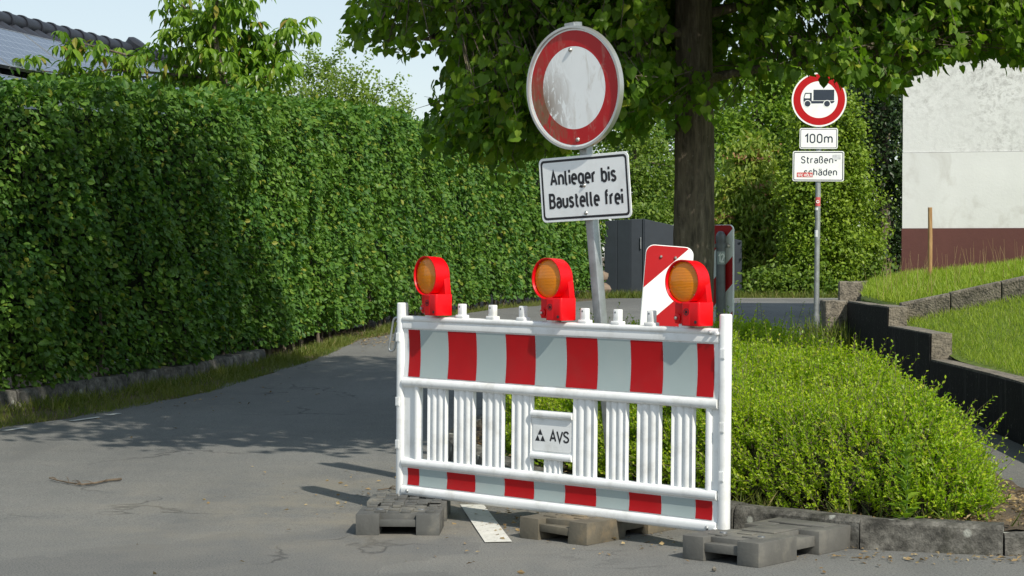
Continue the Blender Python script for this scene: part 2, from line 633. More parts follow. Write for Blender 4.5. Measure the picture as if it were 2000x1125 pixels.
    co = nt.nodes.new('ShaderNodeTexCoord').outputs['Object']
    br = N(nt, 'ShaderNodeTexBrick', Scale=1.0)
    br.offset = 0.0
    br.inputs['Color1'].default_value = (0.06, 0.075, 0.11, 1)
    br.inputs['Color2'].default_value = (0.07, 0.085, 0.12, 1)
    br.inputs['Mortar'].default_value = (0.26, 0.29, 0.34, 1)
    br.inputs['Mortar Size'].default_value = 0.004
    br.inputs['Brick Width'].default_value = 0.16
    br.inputs['Row Height'].default_value = 0.16
    nt.links.new(co, br.inputs['Vector'])
    nt.links.new(br.outputs[0], p.inputs['Base Color'])
    p.inputs['Roughness'].default_value = 0.16
    p.inputs['Coat Weight'].default_value = 0.4
    M['solar'] = m
    M['tile'] = plain('anthracite_tile', (0.026, 0.029, 0.038), 0.5, var=0.2, scale=5, bmp=0.1, spec=0.3)
    # stained round sign faces: dried mud on the left side
    for key, base in (('round_red', (0.48, 0.005, 0.008)), ('round_white', (0.92, 0.94, 0.93))):
        m, nt, p, out = _mat(key + '_stained')
        co = nt.nodes.new('ShaderNodeTexCoord').outputs['Object']
        sep = nt.nodes.new('ShaderNodeSeparateXYZ')
        nt.links.new(co, sep.inputs[0])
        c = ramp(nt, noise(nt, 6, 4, 0.6, co), [(0.3, tuple(x * 0.94 for x in base)), (0.7, base)])
        s1 = noise(nt, 1.0, 7, 0.72, co, dist=0.6, mapscale=(24, 24, 9))
        side = maprange(nt, sep.outputs[0], -0.20, 0.0, 1.0, 0.0)
        low = maprange(nt, sep.outputs[2], 0.12, -0.05, 0.25, 1.0)
        f = mathn(nt, 'MULTIPLY', maprange(nt, s1, 0.43, 0.50), mathn(nt, 'MULTIPLY', side, low))
        c = mix(nt, mathn(nt, 'MULTIPLY', f, 0.9), c, (0.18, 0.105, 0.05))
        s2 = noise(nt, 1.0, 6, 0.7, co, dist=1.0, mapscale=(16, 16, 6))
        c = mix(nt, maprange(nt, s2, 0.54, 0.72, 0, 0.45), c, (0.42, 0.36, 0.28))
        nt.links.new(c, p.inputs['Base Color'])
        p.inputs['Roughness'].default_value = 0.42
        M[key] = m
    # worn road paint
    m, nt, p, out = _mat('worn_road_paint')
    co = nt.nodes.new('ShaderNodeTexCoord').outputs['Object']
    c = ramp(nt, noise(nt, 12, 6, 0.7, co), [(0.3, (0.52, 0.51, 0.45)), (0.7, (0.68, 0.67, 0.62))])
    c = mix(nt, maprange(nt, noise(nt, 30, 6, 0.75, co), 0.56, 0.66, 0, 0.85), c, (0.13, 0.13, 0.12))
    nt.links.new(c, p.inputs['Base Color'])
    p.inputs['Roughness'].default_value = 0.8
    M['paint'] = m
    # foliage
    M['hedge_leaf'] = leafmat('hornbeam_leaf', (0.036, 0.108, 0.025), (0.074, 0.18, 0.031), (0.15, 0.265, 0.036), (0.30, 0.30, 0.05), 0.30, 0.5, patch=1.4, spec=.28)
    M['hedge_core'] = plain('hedge_inner_shade', (0.018, 0.026, 0.010), 0.9, var=0.5, scale=9)  # dark tone stands in for the shade between the leaves
    M['linden_leaf'] = leafmat('linden_leaf', (0.05, 0.12, 0.012), (0.105, 0.215, 0.019), (0.20, 0.31, 0.026), (0.38, 0.41, 0.05), 0.5, 0.5, patch=1.0)
    M['cherry_leaf'] = leafmat('cherry_leaf', (0.07, 0.155, 0.014), (0.13, 0.25, 0.022), (0.21, 0.33, 0.03), (0.32, 0.20, 0.05), 0.42, 0.35, patch=1.5)
    M['fine_leaf'] = leafmat('plum_leaf', (0.10, 0.18, 0.03), (0.17, 0.26, 0.04), (0.25, 0.33, 0.06), None, 0.4, 0.5)
    M['bush_leaf'] = leafmat('privet_leaf', (0.14, 0.27, 0.012), (0.27, 0.42, 0.016), (0.44, 0.55, 0.025), (0.58, 0.56, 0.08), 0.48, 0.42, patch=2.5)
    M['bush_core'] = plain('bush_inner_dark', (0.028, 0.030, 0.012), 0.95, var=0.6, scale=25, bmp=1.0, bscale=60)
    M['twig'] = plain('dry_twig', (0.13, 0.10, 0.07), 0.9, var=0.35, scale=20)
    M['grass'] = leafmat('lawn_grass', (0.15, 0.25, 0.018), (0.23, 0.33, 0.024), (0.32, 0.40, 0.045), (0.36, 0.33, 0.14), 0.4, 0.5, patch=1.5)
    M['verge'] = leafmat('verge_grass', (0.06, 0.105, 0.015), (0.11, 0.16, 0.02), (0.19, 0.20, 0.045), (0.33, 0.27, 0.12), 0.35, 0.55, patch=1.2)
    M['straw'] = leafmat('dead_leaf', (0.13, 0.075, 0.03), (0.24, 0.16, 0.07), (0.40, 0.31, 0.16), None, 0.1, 0.8, tcol=(1, 1, 1))
    M['far_a'] = leafmat('maple_leaf', (0.075, 0.16, 0.016), (0.13, 0.24, 0.022), (0.22, 0.33, 0.03), None, 0.35, 0.5, patch=0.8)
    M['far_b'] = leafmat('hazel_leaf', (0.065, 0.13, 0.018), (0.115, 0.20, 0.025), (0.19, 0.27, 0.035), None, 0.35, 0.5, patch=0.8)
    M['conifer'] = leafmat('cypress_spray', (0.08, 0.155, 0.014), (0.15, 0.25, 0.018), (0.24, 0.33, 0.028), None, 0.3, 0.5, patch=1.2)
    M['photinia'] = leafmat('photinia_leaf', (0.12, 0.20, 0.025), (0.21, 0.30, 0.04), (0.30, 0.37, 0.055), (0.30, 0.15, 0.07), 0.42, 0.4, patch=1.6)
    M['photinia_red'] = leafmat('photinia_seed_head', (0.17, 0.09, 0.045), (0.26, 0.14, 0.07), (0.33, 0.19, 0.09), None, 0.2, 0.7, tcol=(1.1, 1, .8))
    M['shade_leaf'] = leafmat('leaf_with_painted_shade', (0.012, 0.028, 0.008), (0.022, 0.048, 0.012), (0.04, 0.08, 0.018), None, 0.2, 0.45, patch=1.0)  # near-black green: the shade on this tree is put into the leaf colour


make_materials()

# ------------------------------------------------------------------ leaves
T_HEART = (np.array([(0, .02, 0), (-.30, -.08, .05), (-.5, .22, .09), (-.33, .62, .06), (0, 1.0, -.10), (.33, .62, .06), (.5, .22, .09), (.3, -.08, .05), (0, .40, 0)], float),
           np.array([(0, 1, 8), (1, 2, 8), (2, 3, 8), (3, 4, 8), (4, 5, 8), (5, 6, 8), (6, 7, 8), (7, 0, 8)]))
T_OVAL = (np.array([(0, 0, 0), (-.31, .30, .08), (-.27, .66, .06), (0, 1, -.06), (.27, .66, .06), (.31, .30, .08), (0, .5, 0)], float),
          np.array([(0, 1, 6), (1, 2, 6), (2, 3, 6), (3, 4, 6), (4, 5, 6), (5, 0, 6)]))
T_LANCE = (np.array([(0, 0, 0), (-.15, .28, .06), (-.17, .60, .02), (0, 1, -.22), (.17, .60, .02), (.15, .28, .06), (0, .45, .0)], float),
           np.array([(0, 1, 6), (1, 2, 6), (2, 3, 6), (3, 4, 6), (4, 5, 6), (5, 0, 6)]))
T_TINY = (np.array([(0, 0, 0), (-.27, .5, .1), (0, 1, 0), (.27, .5, .1)], float), np.array([(0, 1, 2), (0, 2, 3)]))
T_BLADE = (np.array([(-.035, 0, 0), (.035, 0, 0), (-.03, .45, .04), (.03, .45, .04), (0, 1, .28)], float), np.array([(0, 1, 3), (0, 3, 2), (2, 3, 4)]))


def unit(a):
    return a / np.maximum(np.linalg.norm(a, axis=-1, keepdims=True), 1e-9)


def frames(T, Nn):
    T = unit(T)
    Nn = unit(Nn - T * np.sum(T * Nn, -1, keepdims=True))
    return np.cross(T, Nn), T, Nn


def leaves_np(tpl, P, T, Nn, S):
    tv, tf = tpl
    X, T, Nn = frames(T, Nn)
    V = P[:, None, :] + S[:, None, None] * (tv[None, :, 0:1] * X[:, None, :] + tv[None, :, 1:2] * T[:, None, :] + tv[None, :, 2:3] * Nn[:, None, :])
    F = tf[None] + (np.arange(len(P)) * len(tv))[:, None, None]
    return V.reshape(-1, 3), F.reshape(-1, 3)


def leaf_parts(tpl, P, T, Nn, S, mat, parent, count, name='leaf'):
    """the leaves that show largest become parts sharing one mesh; returns a mask of those"""
    px, py = to_px(P)
    vis = (px > 0) & (px < 2000) & (py > 0) & (py < 1125)
    d = np.where(vis, S / P[:, 1], 0)
    d = d * (0.8 + 0.4 * rng.random(len(P)))
    idx = np.argsort(-d)[:count]
    tv, tf = tpl
    me = bpy.data.meshes.new(name)
    me.from_pydata([tuple(v) for v in tv], [], [tuple(int(i) for i in f) for f in tf])
    me.materials.append(mat)
    X, T2, N2 = frames(T[idx], Nn[idx])
    for k, i in enumerate(idx):
        o = bpy.data.objects.new(name, me)
        COL.objects.link(o)
        o.parent = parent
        s = S[i]
        Mx = Matrix(((X[k, 0] * s, T2[k, 0] * s, N2[k, 0] * s, P[i, 0]), (X[k, 1] * s, T2[k, 1] * s, N2[k, 1] * s, P[i, 1]), (X[k, 2] * s, T2[k, 2] * s, N2[k, 2] * s, P[i, 2]), (0, 0, 0, 1)))
        o.matrix_local = parent.matrix_world.inverted() @ Mx if parent.type != 'EMPTY' or parent.matrix_world != Matrix() else Mx
    keep = np.ones(len(P), bool)
    keep[idx] = False
    return keep


def foliage(parent, tpl, P, T, Nn, S, mat, parts=0, name='foliage'):
    if parts:
        keep = leaf_parts(tpl, P, T, Nn, S, mat, parent, parts)
        P, T, Nn, S = P[keep], T[keep], Nn[keep], S[keep]
    V, F = leaves_np(tpl, P, T, Nn, S)
    return np_mesh(name, V, F, mat, parent, kind='stuff')


def twigs_np(A, B, ra, rb, sag=0.0):
    """three-sided twigs from A to B (n,3), with a bend"""
    n = len(A)
    mid = (A + B) / 2 + np.array([0, 0, -1.0]) * sag * np.linalg.norm(B - A, axis=1, keepdims=True)
    pts = np.stack([A, mid, B], 1)
    d = unit(B - A)
    ref = np.where(np.abs(d[:, 2:3]) > 0.9, np.array([[1., 0, 0]]), np.array([[0, 0, 1.]]))
    u = unit(np.cross(d, ref))
    w = np.cross(d, u)
    rad = np.stack([np.broadcast_to(ra, n), (np.broadcast_to(ra, n) + np.broadcast_to(rb, n)) / 2, np.broadcast_to(rb, n)], 1)
    ang = np.arange(3) * 2 * np.pi / 3
    ring = np.cos(ang)[None, None, :, None] * u[:, None, None, :] + np.sin(ang)[None, None, :, None] * w[:, None, None, :]
    V = pts[:, :, None, :] + rad[:, :, None, None] * ring
    fs = []
    for s in range(2):
        for k in range(3):
            a, b = s * 3 + k, s * 3 + (k + 1) % 3
            fs += [(a, b, b + 3), (a, b + 3, a + 3)]
    F = np.array(fs)[None] + (np.arange(n) * 9)[:, None, None]
    return V.reshape(-1, 3), F.reshape(-1, 3)


def rand_dir(n):
    return unit(rng.normal(size=(n, 3)))


# ------------------------------------------------------------------ ground and road
def ys_dense():
    return np.concatenate([np.linspace(-10, 5, 8), np.linspace(5.5, 46, 163), np.array([55, 80, 150, 400, 1200])])


ground = grid_mesh('ground', np.concatenate([np.array([-900, -300, -100, -40, -20]), np.linspace(-12, 14, 27), np.array([20, 40, 100, 300, 900])]), ys_dense(),
                   lambda X, Y: gz(Y) - 0.02, M['earth'])
tag(ground, kind='structure')

# the road sheet: bounded by the grass verge on the hedge side
VERGE_EDGE = [(-9, 5), (-4.6, 12.6), (-3.74, 14.19), (-3.22, 15.28), (-2.68, 16.98), (-2.15, 20.4), (-2.05, 21.5), (-1.95, 23.5), (-1.45, 25.5), (-1.35, 28.3), (-0.44, 33.1), (0.46, 35.3), (1.9, 40.3), (2.0, 41.0)]
HEDGE_BASE = [(-6.6, 10.5), (-5.0, 13.4), (-4.08, 15.47), (-3.48, 16.9), (-2.95, 18.5), (-2.6, 20.0), (-2.30, 22.0), (-2.0, 24.0), (-1.66, 26.3), (-0.82, 31.3), (0.5, 37.0), (1.35, 40.6), (2.05, 43.4)]


def interp_path(path, Y):
    p = np.array(path)
    return np.interp(Y, p[:, 1], p[:, 0])


def strip_mesh(name, xl, xr, ys, dz, mat, nx=12, kind='structure'):
    rows = []
    for y in ys:
        a, b = float(xl(y)), float(xr(y))
        for k in range(nx + 1):
            rows.append((a + (b - a) * k / nx, y, float(gz(y)) + dz))
    n = nx + 1
    F = []
    for j in range(len(ys) - 1):
        for k in range(nx):
            F.append((j * n + k, j * n + k + 1, (j + 1) * n + k + 1, (j + 1) * n + k))
    o = np_mesh(name, np.array(rows), np.array(F), mat, smooth=True)
    o['kind'] = kind
    return o


road_ys = np.concatenate([np.linspace(-8, 5, 10), np.linspace(5.3, 41, 140)])
road_edge = lambda y: interp_path(VERGE_EDGE, y) + 0.05 * math.sin(y * 3.1) + 0.03 * math.sin(y * 7.7 + 1)
road = strip_mesh('road', road_edge, lambda y: np.interp(y, [0, 21, 22.5, 30, 41], [8, 8, 6.0, 8.0, 12]), road_ys, 0.0, M['asphalt'])
verge = strip_mesh('verge', lambda y: interp_path(HEDGE_BASE, y) - 0.3, lambda y: interp_path(VERGE_EDGE, y) + 0.12, np.linspace(5, 41, 90), -0.008, M['earth'], nx=4)

# painted lines
for k, q in enumerate([[(-.275, 10.3), (-.15, 10.3), (0.0, 9.01), (-.125, 8.99)]]):
    mb = MB()
    mb.add([(x, y, float(gz(y)) + .005) for x, y in q], [(0, 1, 2, 3)])
    tag(mb.build('road_marking', M['paint']), kind='structure')
for (pa, pb, w) in (((133, 823), (190, 815), .06), ((203, 812), (226, 808), .06), ((2, 842), (42, 836), .06)):
    a, b = at_ground(*pa), at_ground(*pb)
    d = (b - a).normalized().cross(Vector((0, 0, 1))) * w
    mb = MB()
    mb.add([tuple(p + Vector((0, 0, .005))) for p in (a, b, b + d, a + d)], [(0, 1, 2, 3)])
    tag(mb.build('road_marking', M['paint']), kind='structure')

# ------------------------------------------------------------------ traffic island: kerb stones and soil
KERB = [(2.75, 8.55), (2.18, 8.60), (1.57, 8.79), (1.05, 9.27), (0.55, 9.85), (0.12, 10.6), (-.22, 11.5), (-.45, 12.4), (-.47, 12.9), (-.28, 13.7), (0.1, 15.0), (0.75, 17.6), (1.3, 19.6), (2.0, 20.2), (2.6, 19.9)]


def resample(path, step):
    p = np.array(path, float)
    seg = np.linalg.norm(np.diff(p, axis=0), axis=1)
    s = np.concatenate([[0], np.cumsum(seg)])
    t = np.arange(0, s[-1] + 1e-6, step)
    return np.stack([np.interp(t, s, p[:, k]) for k in range(2)], 1)


kerb = bpy.data.objects.new('kerb', None)
COL.objects.link(kerb)
kerb['kind'] = 'structure'
stones = [(2.75, 8.55), (2.18, 8.60), (1.57, 8.79), (1.05, 9.27)] + [tuple(p) for p in resample(KERB[3:], 0.62)[1:]]
for i in range(len(stones) - 1):
    a, b = Vector((*stones[i], 0)), Vector((*stones[i + 1], 0))
    d = (b - a)
    L = d.length
    d.normalize()
    nrm = d.cross(Vector((0, 0, 1)))          # inward, away from the road
    g = 0.006
    mb = MB()
    z0, z1 = -0.08, 0.135 + random.uniform(-.006, .006)
    if i == 0:
        z1 = 0.10
    nsub = 6
    for j in range(nsub + 1):
        t = g + (L - 2 * g) * j / nsub
        wob = [random.uniform(-.004, .004) for _ in range(4)]
        for (off, z) in ((0.0, z0), (0.012 + wob[0], z1 - .02 + wob[1]), (0.03 + wob[2], z1 + wob[3]), (.12, z1 + wob[1]), (.12, z0)):
            p = a + d * t + nrm * off
            mb.v.append((p.x, p.y, z + float(gz(p.y))))
    for j in range(nsub):
        for k in range(5):
            o0 = j * 5
            mb.f.append([o0 + k, o0 + (k + 1) % 5, o0 + 5 + (k + 1) % 5, o0 + 5 + k])
            mb.m.append(0)
    mb.f += [list(range(5)), [nsub * 5 + k for k in range(5)]]
    mb.m += [0, 0]
    mb.build('kerb_stone', M['kerb'], kerb, smooth=0.6)

ISL = KERB[:] + [(2.72, 17), (2.68, 13), (2.75, 11), (2.78, 9.4)]


def in_poly(px, py, poly):
    p = np.array(poly)
    inside = np.zeros(px.shape, bool)
    j = len(p) - 1
    for i in range(len(p)):
        xi, yi, xj, yj = p[i, 0], p[i, 1], p[j, 0], p[j, 1]
        c = ((yi > py) != (yj > py)) & (px < (xj - xi) * (py - yi) / (yj - yi + 1e-12) + xi)
        inside ^= c
        j = i
    return inside


def poly_dist(px, py, poly, closed=True):
    p = np.array(poly)
    best = np.full(px.shape, 1e9)
    n = len(p)
    for i in range(n if closed else n - 1):
        a, b = p[i], p[(i + 1) % n]
        ab = b - a
        t = np.clip(((px - a[0]) * ab[0] + (py - a[1]) * ab[1]) / (ab @ ab), 0, 1)
        best = np.minimum(best, np.hypot(px - a[0] - t * ab[0], py - a[1] - t * ab[1]))
    return best


xs, ys_ = np.linspace(-.6, 2.9, 71), np.linspace(8.4, 20.3, 180)
XX, YY = np.meshgrid(xs, ys_)
ins = in_poly(XX, YY, ISL)
dd = poly_dist(XX, YY, ISL)
ok = ins & (dd > 0.05)
ZZ = gz(YY) + 0.10 + np.where(dd < .4, 0, .03) + 0.012 * np.sin(XX * 23) * np.sin(YY * 19)
nx = len(xs)
Fq = []
for j in range(len(ys_) - 1):
    for i in range(nx - 1):
        if ok[j, i] and ok[j, i + 1] and ok[j + 1, i] and ok[j + 1, i + 1]:
            Fq.append((j * nx + i, j * nx + i + 1, (j + 1) * nx + i + 1, (j + 1) * nx + i))
soil = np_mesh('planting_soil', np.stack([XX, YY, ZZ], -1).reshape(-1, 3), np.array(Fq), M['earth'], smooth=True)
soil['kind'] = 'structure'

# ------------------------------------------------------------------ right side: lawn, walls
def lower_lawn(X, Y):
    return np.interp(Y, [7, 13, 15.7, 17.9, 19], [.42, .455, .485, .69, .72]) + (X - 3.6) * np.interp(Y, [13, 17.4], [.16, .33])


EDGE_A, EDGE_B = Vector((3.6, 18.1)), Vector((8.0, 15.2))


def edge_y(X):
    return 18.1 + (X - 3.6) * (15.2 - 18.1) / 4.4


def upper_lawn(X, Y):
    return .84 + (Y - 18) * .024 + (X - 3.6) * np.maximum(.085, .28 - np.maximum(0, Y - 17.4) * .033)


lx = np.concatenate([[3.6], np.linspace(3.6, 12, 43)])
lawn_low = grid_mesh('lawn', lx, np.linspace(7, 19, 61), lambda X, Y: np.where(Y > edge_y(X) + .1, upper_lawn(X, Y) - .3, lower_lawn(X, Y)), M['turf'])
lawn_low['kind'] = 'structure'
rows, Fq = [], []
nyu = 40
for i, x in enumerate(lx):
    for j in range(nyu + 1):
        y = edge_y(x) + .05 + (30 - edge_y(x)) * j / nyu
        xs0 = max(x, float(np.interp(y, [20.1, 22.6, 23.9, 30], [3.6, 4.14, 4.82, 6.3])))
        rows.append((xs0, y, float(upper_lawn(xs0, min(y, 25))) - (0 if i else .4)))
for i in range(len(lx) - 1):
    for j in range(nyu):
        a = i * (nyu + 1) + j
        Fq.append((a, a + nyu + 1, a + nyu + 2, a + 1))
lawn_up = np_mesh('lawn', np.array(rows), np.array(Fq), M['turf'], smooth=True)
lawn_up['kind'] = 'structure'


def wob_box(mb, lo, hi, step, amp, mi=0):
    """a box whose long sides are subdivided and uneven, like cast or broken concrete"""
    lo, hi = Vector(lo), Vector(hi)
    b = bmesh.new()
    bmesh.ops.create_cube(b, size=1)
    for v in b.verts:
        v.co = Vector(((v.co.x + .5) * (hi.x - lo.x) + lo.x, (v.co.y + .5) * (hi.y - lo.y) + lo.y, (v.co.z + .5) * (hi.z - lo.z) + lo.z))
    longest = max(hi - lo)
    for _ in range(2):
        ed = [e for e in b.edges if e.calc_length() > step]
        if ed:
            bmesh.ops.subdivide_edges(b, edges=ed, cuts=min(8, max(1, int(longest / step / 2))), use_grid_fill=True)
        break
    for v in b.verts:
        v.co += Vector((random.uniform(-amp, amp), random.uniform(-amp, amp), random.uniform(-amp, amp)))
    b.verts.ensure_lookup_table()
    b.verts.index_update()
    mb.add([tuple(v.co) for v in b.verts], [tuple(v.index for v in f.verts) for f in b.faces], mi)
    b.free()


rw = thing('retaining_wall', 'black tarred concrete retaining wall stepping down beside the lawn', 'wall', (3.45, 13, 0))
for (y0, y1, top0, top1) in ((7.0, 16.0, .46, .50), (16.0, 17.8, .69, .70), (17.8, 19.95, .87, .86)):
    mb = MB()
    wob_box(mb, (0, y0 + .004 - 13, -.1), (.17, y1 - .004 - 13, (top0 + top1) / 2), 0.3, .006)
    seg = mb.build('wall_segment', M['concrete'], rw, bevel=0.0)
    mb = MB()
    mb.box((-.012, y0 + .006 - 13, -.1), (-.0065, y1 - .006 - 13, (top0 + top1) / 2 - .012))
    mb.build('bitumen_coat', M['bitumen'], seg)
# the pale pillar where the wall meets the road
pl = thing('wall_pillar', 'pale weathered concrete pillar with stones showing at the end of the black wall', 'pillar', (3.34, 20.1, 0))
mb = MB()
wob_box(mb, (-.12, -.12, .0), (.115, .25, .87), .1, .008)
mb.build('pillar_shaft', M['concrete'], pl, bevel=.008, seg=1)
mb = MB()
wob_box(mb, (-.14, -.14, .15), (.125, -.122, .41), .1, .008)
mb.build('pillar_foot', M['concrete'], pl, bevel=.006, seg=1)
ew = thing('edging_wall', 'low mossy concrete edging between the two lawn levels', 'wall', (3.6, 18.1, 0))
npts = 11
for i in range(npts):
    xa, xb = 3.62 + 4.4 * i / npts, 3.62 + 4.4 * (i + 1) / npts - .01
    ya, yb = edge_y(xa), edge_y(xb)
    za, zb = float(upper_lawn(xa, ya)), float(upper_lawn(xb, yb))
    mb = MB()
    dz = random.uniform(-.008, .008)
    v = []
    for (x, y, z) in ((xa, ya, za), (xb, yb, zb)):
        for (dy, h) in ((-.02, -.35), (-.02, .03), (-.005, .05), (.11, .05), (.11, -.35)):
            v.append((x - 3.6 + random.uniform(-.003, .003), y - 18.1 + dy + random.uniform(-.006, .006), z + h + dz))
    mb.add(v, [(k, (k + 1) % 5, 5 + (k + 1) % 5, 5 + k) for k in range(5)] + [tuple(range(5)), tuple(range(5, 10))])
    mb.build('edging_block', M['concrete'], ew, bevel=.006, seg=1)
# far boundary wall left of the house
fw = thing('boundary_wall', 'pale concrete block wall bounding the lawn below the dark trees', 'wall', (3.9, 22.5, .5))
mb = MB()
zb_ = at(1643, 550, 22.6).z - .5
for (q0, q1, dz_) in (((3.80, 22.55), (4.13, 22.52), 0.0), ((4.135, 22.55), (4.50, 23.2), .0), ((4.503, 23.21), (4.90, 23.92), .02)):
    d_ = Vector((q1[0] - q0[0], q1[1] - q0[1], 0))
    L_ = d_.length
    d_.normalize()
    mb = MB()
    wob_box(mb, (0, 0, -.4), (L_ - .004, .22, zb_ + dz_), .12, .008)
    mb.build('wall_block', M['concrete'], fw, bevel=.008, seg=1, M=Matrix.Translation((q0[0] - 3.9, q0[1] - 22.5, 0)) @ Matrix.Rotation(math.atan2(d_.y, d_.x), 4, 'Z'))

# the white house
hyaw = R(-13.5)
hM = Matrix.Translation((at(1762, 500, 24).x, 24, 0)) @ Matrix.Rotation(hyaw, 4, 'Z')
house = thing('house', 'white rendered house with a maroon plinth and a blank gable wall', 'house', M=hM)
zl = [at(1762, y, 24).z for y in (298, 446, 560)]
mb = MB()
mb.box((.004, .012, zl[0]), (9, 9, 5.0))
hw = mb.build('rough_wall', M['rough_render'], house)
mb = MB()
mb.box((0, 0.0, zl[1]), (9.004, 9.004, zl[0] - .004))
mb.build('smooth_wall', M['smooth_render'], house)
mb = MB()
mb.box((-.006, -.012, .2), (9.01, 9.01, zl[1] - .003))
mb.build('plinth', M['plinth'], house)
mb = MB()
mb.add([(-.1, -.3, 5.0), (9.3, -.3, 5.0), (9.3, 9.4, 5.0), (-.1, 9.4, 5.0), (-.1, 4.5, 6.6), (9.3, 4.5, 6.6)], [(0, 1, 5, 4), (2, 3, 4, 5), (0, 4, 3), (1, 2, 5), (0, 3, 2, 1)])
mb.build('roof', M['tile'], house)

st = at(1816, 540, 22)
stk = MB()
stk.tube([(st.x, 22, st.z - .3), (st.x + .004, 22, st.z + .4), (st.x, 22, at(1815, 405, 22).z)], [.024, .025, .024], 12)
so = stk.build('wooden_stake', M['wood'], bevel=.003, seg=1, smooth=.5)
tag(so, 'round raw wooden stake driven into the lawn in front of the maroon plinth', 'stake')


# ------------------------------------------------------------------ safety barrier
bl = at(784, 970, 10.0)
br_ = at(1413, 1048, 8.716)
BX = (br_ - bl).normalized()
BY = Vector((0, 0, 1)).cross(BX).normalized()        # away from the viewer
BZ = BX.cross(BY)
bM = Matrix(((BX.x, BY.x, BZ.x, bl.x), (BX.y, BY.y, BZ.y, bl.y), (BX.z, BY.z, BZ.z, bl.z), (0, 0, 0, 1)))
bar = thing('safety_barrier', 'white plastic barrier with red and silver stripes standing across the road', 'barrier', M=bM)
W = 1.99


def rail_poly(y0, y1, z0, z1, r):
    return [(p[0] + (y0 + y1) / 2, p[1] + (z0 + z1) / 2) for p in rrect(y1 - y0, z1 - z0, r, 4)]


def rail(name, x0, x1, y0, y1, z0, z1, r, parent=bar):
    mb = MB()
    mb.prism(rail_poly(y0, y1, z0, z1, r), x0, x1, 'x')
    return mb.build(name, M['white'], parent, smooth=.7)


# posts
for x in (0.0, W):
    mb = MB()
    pr = [(p[0] + x, p[1]) for p in rrect(.052, .056, .022, 5)]
    mb.prism(pr, -.005, 1.0, 'z')
    post = mb.build('post', M['white'], bar, bevel=.008, seg=3, smooth=.7)
    mb = MB()
    ppp = [(p[0] + x, p[1]) for p in rrect(.040, .040, .015, 4)]
    mb.prism(ppp, -.055, -.004, 'z')
    mb.build('foot_pin', M['white'], post, smooth=.7)
    for z in (.25, .47, .80):
        mb = MB()
        s = -1 if x > 1 else 1
        mb.box((x - .014 - .004 * s, -.0315, z), (x + .012 - .004 * s, -.0275, z + .045))
        mb.box((x - .010 - .004 * s, -.0325, z + .004), (x + .008 - .004 * s, -.0312, z + .041))
        mb.build('clip', M['white'], post, bevel=.0006, seg=1)
px0, px1 = .0255, W - .0255
rail('top_rail', px0, px1, -.030, .030, .905, .934, .012)
rail('upper_fascia', px0, px1, -.024, .022, .868, .908, .006)
rail('middle_rail', px0, px1, -.034, .030, .570, .618, .021)
rail('lower_rail', px0, px1, -.034, .030, .160, .206, .020)
rail('bottom_rail', px0, px1, -.032, .030, .012, .064, .020)
# rail bolts
for (x, z) in ((W - .065, .915), (.07, .04), (W - .07, .036), (W - .028, .912), (W - .028, .03)):
    mb = MB()
    mb.lathe([(.0, -.040), (.007, -.039), (.010, -.034), (.010, -.022)], 14)
    mb.build('bolt', M['white'] if x > W - .05 else M['galv'], bar, loc=(x, 0, z), smooth=.6)


def curved_panel(name, mat, x0, x1, z0, z1, depth, yf, thick=.004, parent=bar, nseg=10):
    """a sheet hollowed towards its middle height"""
    mb = MB()
    zs = [z0 + (z1 - z0) * k / nseg for k in range(nseg + 1)]
    yy = [yf + depth * (1 - (2 * k / nseg - 1) ** 2) for k in range(nseg + 1)]
    poly = [(yy[k], zs[k]) for k in range(nseg + 1)] + [(yy[k] + thick, zs[k]) for k in range(nseg, -1, -1)]
    n = len(poly)
    v = [(x0, a, b) for a, b in poly] + [(x1, a, b) for a, b in poly]
    fs = [(i, (i + 1) % n, n + (i + 1) % n, n + i) for i in range(n)]
    for k in range(nseg):
        q = (k, k + 1, n - 2 - k, n - 1 - k)
        fs += [q, tuple(n + i for i in q)]
    mb.add(v, fs)
    return mb.build(name, mat, parent, smooth=.5)


FILM = [.058, .14, .329, .52, .71, .899, 1.089, 1.279, 1.471, 1.657, 1.846, 1.940]
for (z0, z1, dep) in ((.618, .870, .008), (.064, .162, .004)):
    curved_panel('backing_panel', M['white'], px0, px1, z0 - .003, z1 + .003, dep, -.018, .02)
    for i in range(len(FILM) - 1):
        red = i % 2 == 0
        curved_panel('red_stripe' if red else 'silver_stripe', M['film_red'] if red else M['film_grey'], FILM[i] + .0016, FILM[i + 1] - .0016, z0 + .006, z1 - .006, dep, -.0195, .001)


def slat(name, x0, x1, z0, z1, ridges=4, parent=bar):
    """a moulded slat with upright ridges"""
    mb = MB()
    n = ridges * 8
    w = x1 - x0
    front = []
    x0, x1 = x0 + .002, x1 - .003
    w = x1 - x0
    for k in range(n + 1):
        t = k / n
        r = abs(math.cos(math.pi * t * (ridges - 1)))
        y = -.006 - .013 * r ** .8
        if k in (0, n):
            y = -.004
        front.append((x0 + w * t, y))
    poly = front + [(x1, .004), (x0, .004)]
    m = len(poly)
    zz = [z0, z0 + .004, z1 - .004, z1]
    v = []
    for h in zz:
        v += [(a, b, h) for a, b in poly]
    fs = []
    for s in range(3):
        fs += [(s * m + i, s * m + (i + 1) % m, (s + 1) * m + (i + 1) % m, (s + 1) * m + i) for i in range(m)]
    mb.add(v, fs)
    return mb.build(name, M['white'], parent, smooth=.9)


ZS0, ZS1 = .190, .585
for (a, b) in ((.189, .322), (.370, .507), (.560, .697), (.749, .882), (1.131, 1.270), (1.330, 1.456), (1.509, 1.646), (1.704, 1.834)):
    slat('slat', a, b, ZS0, ZS1)
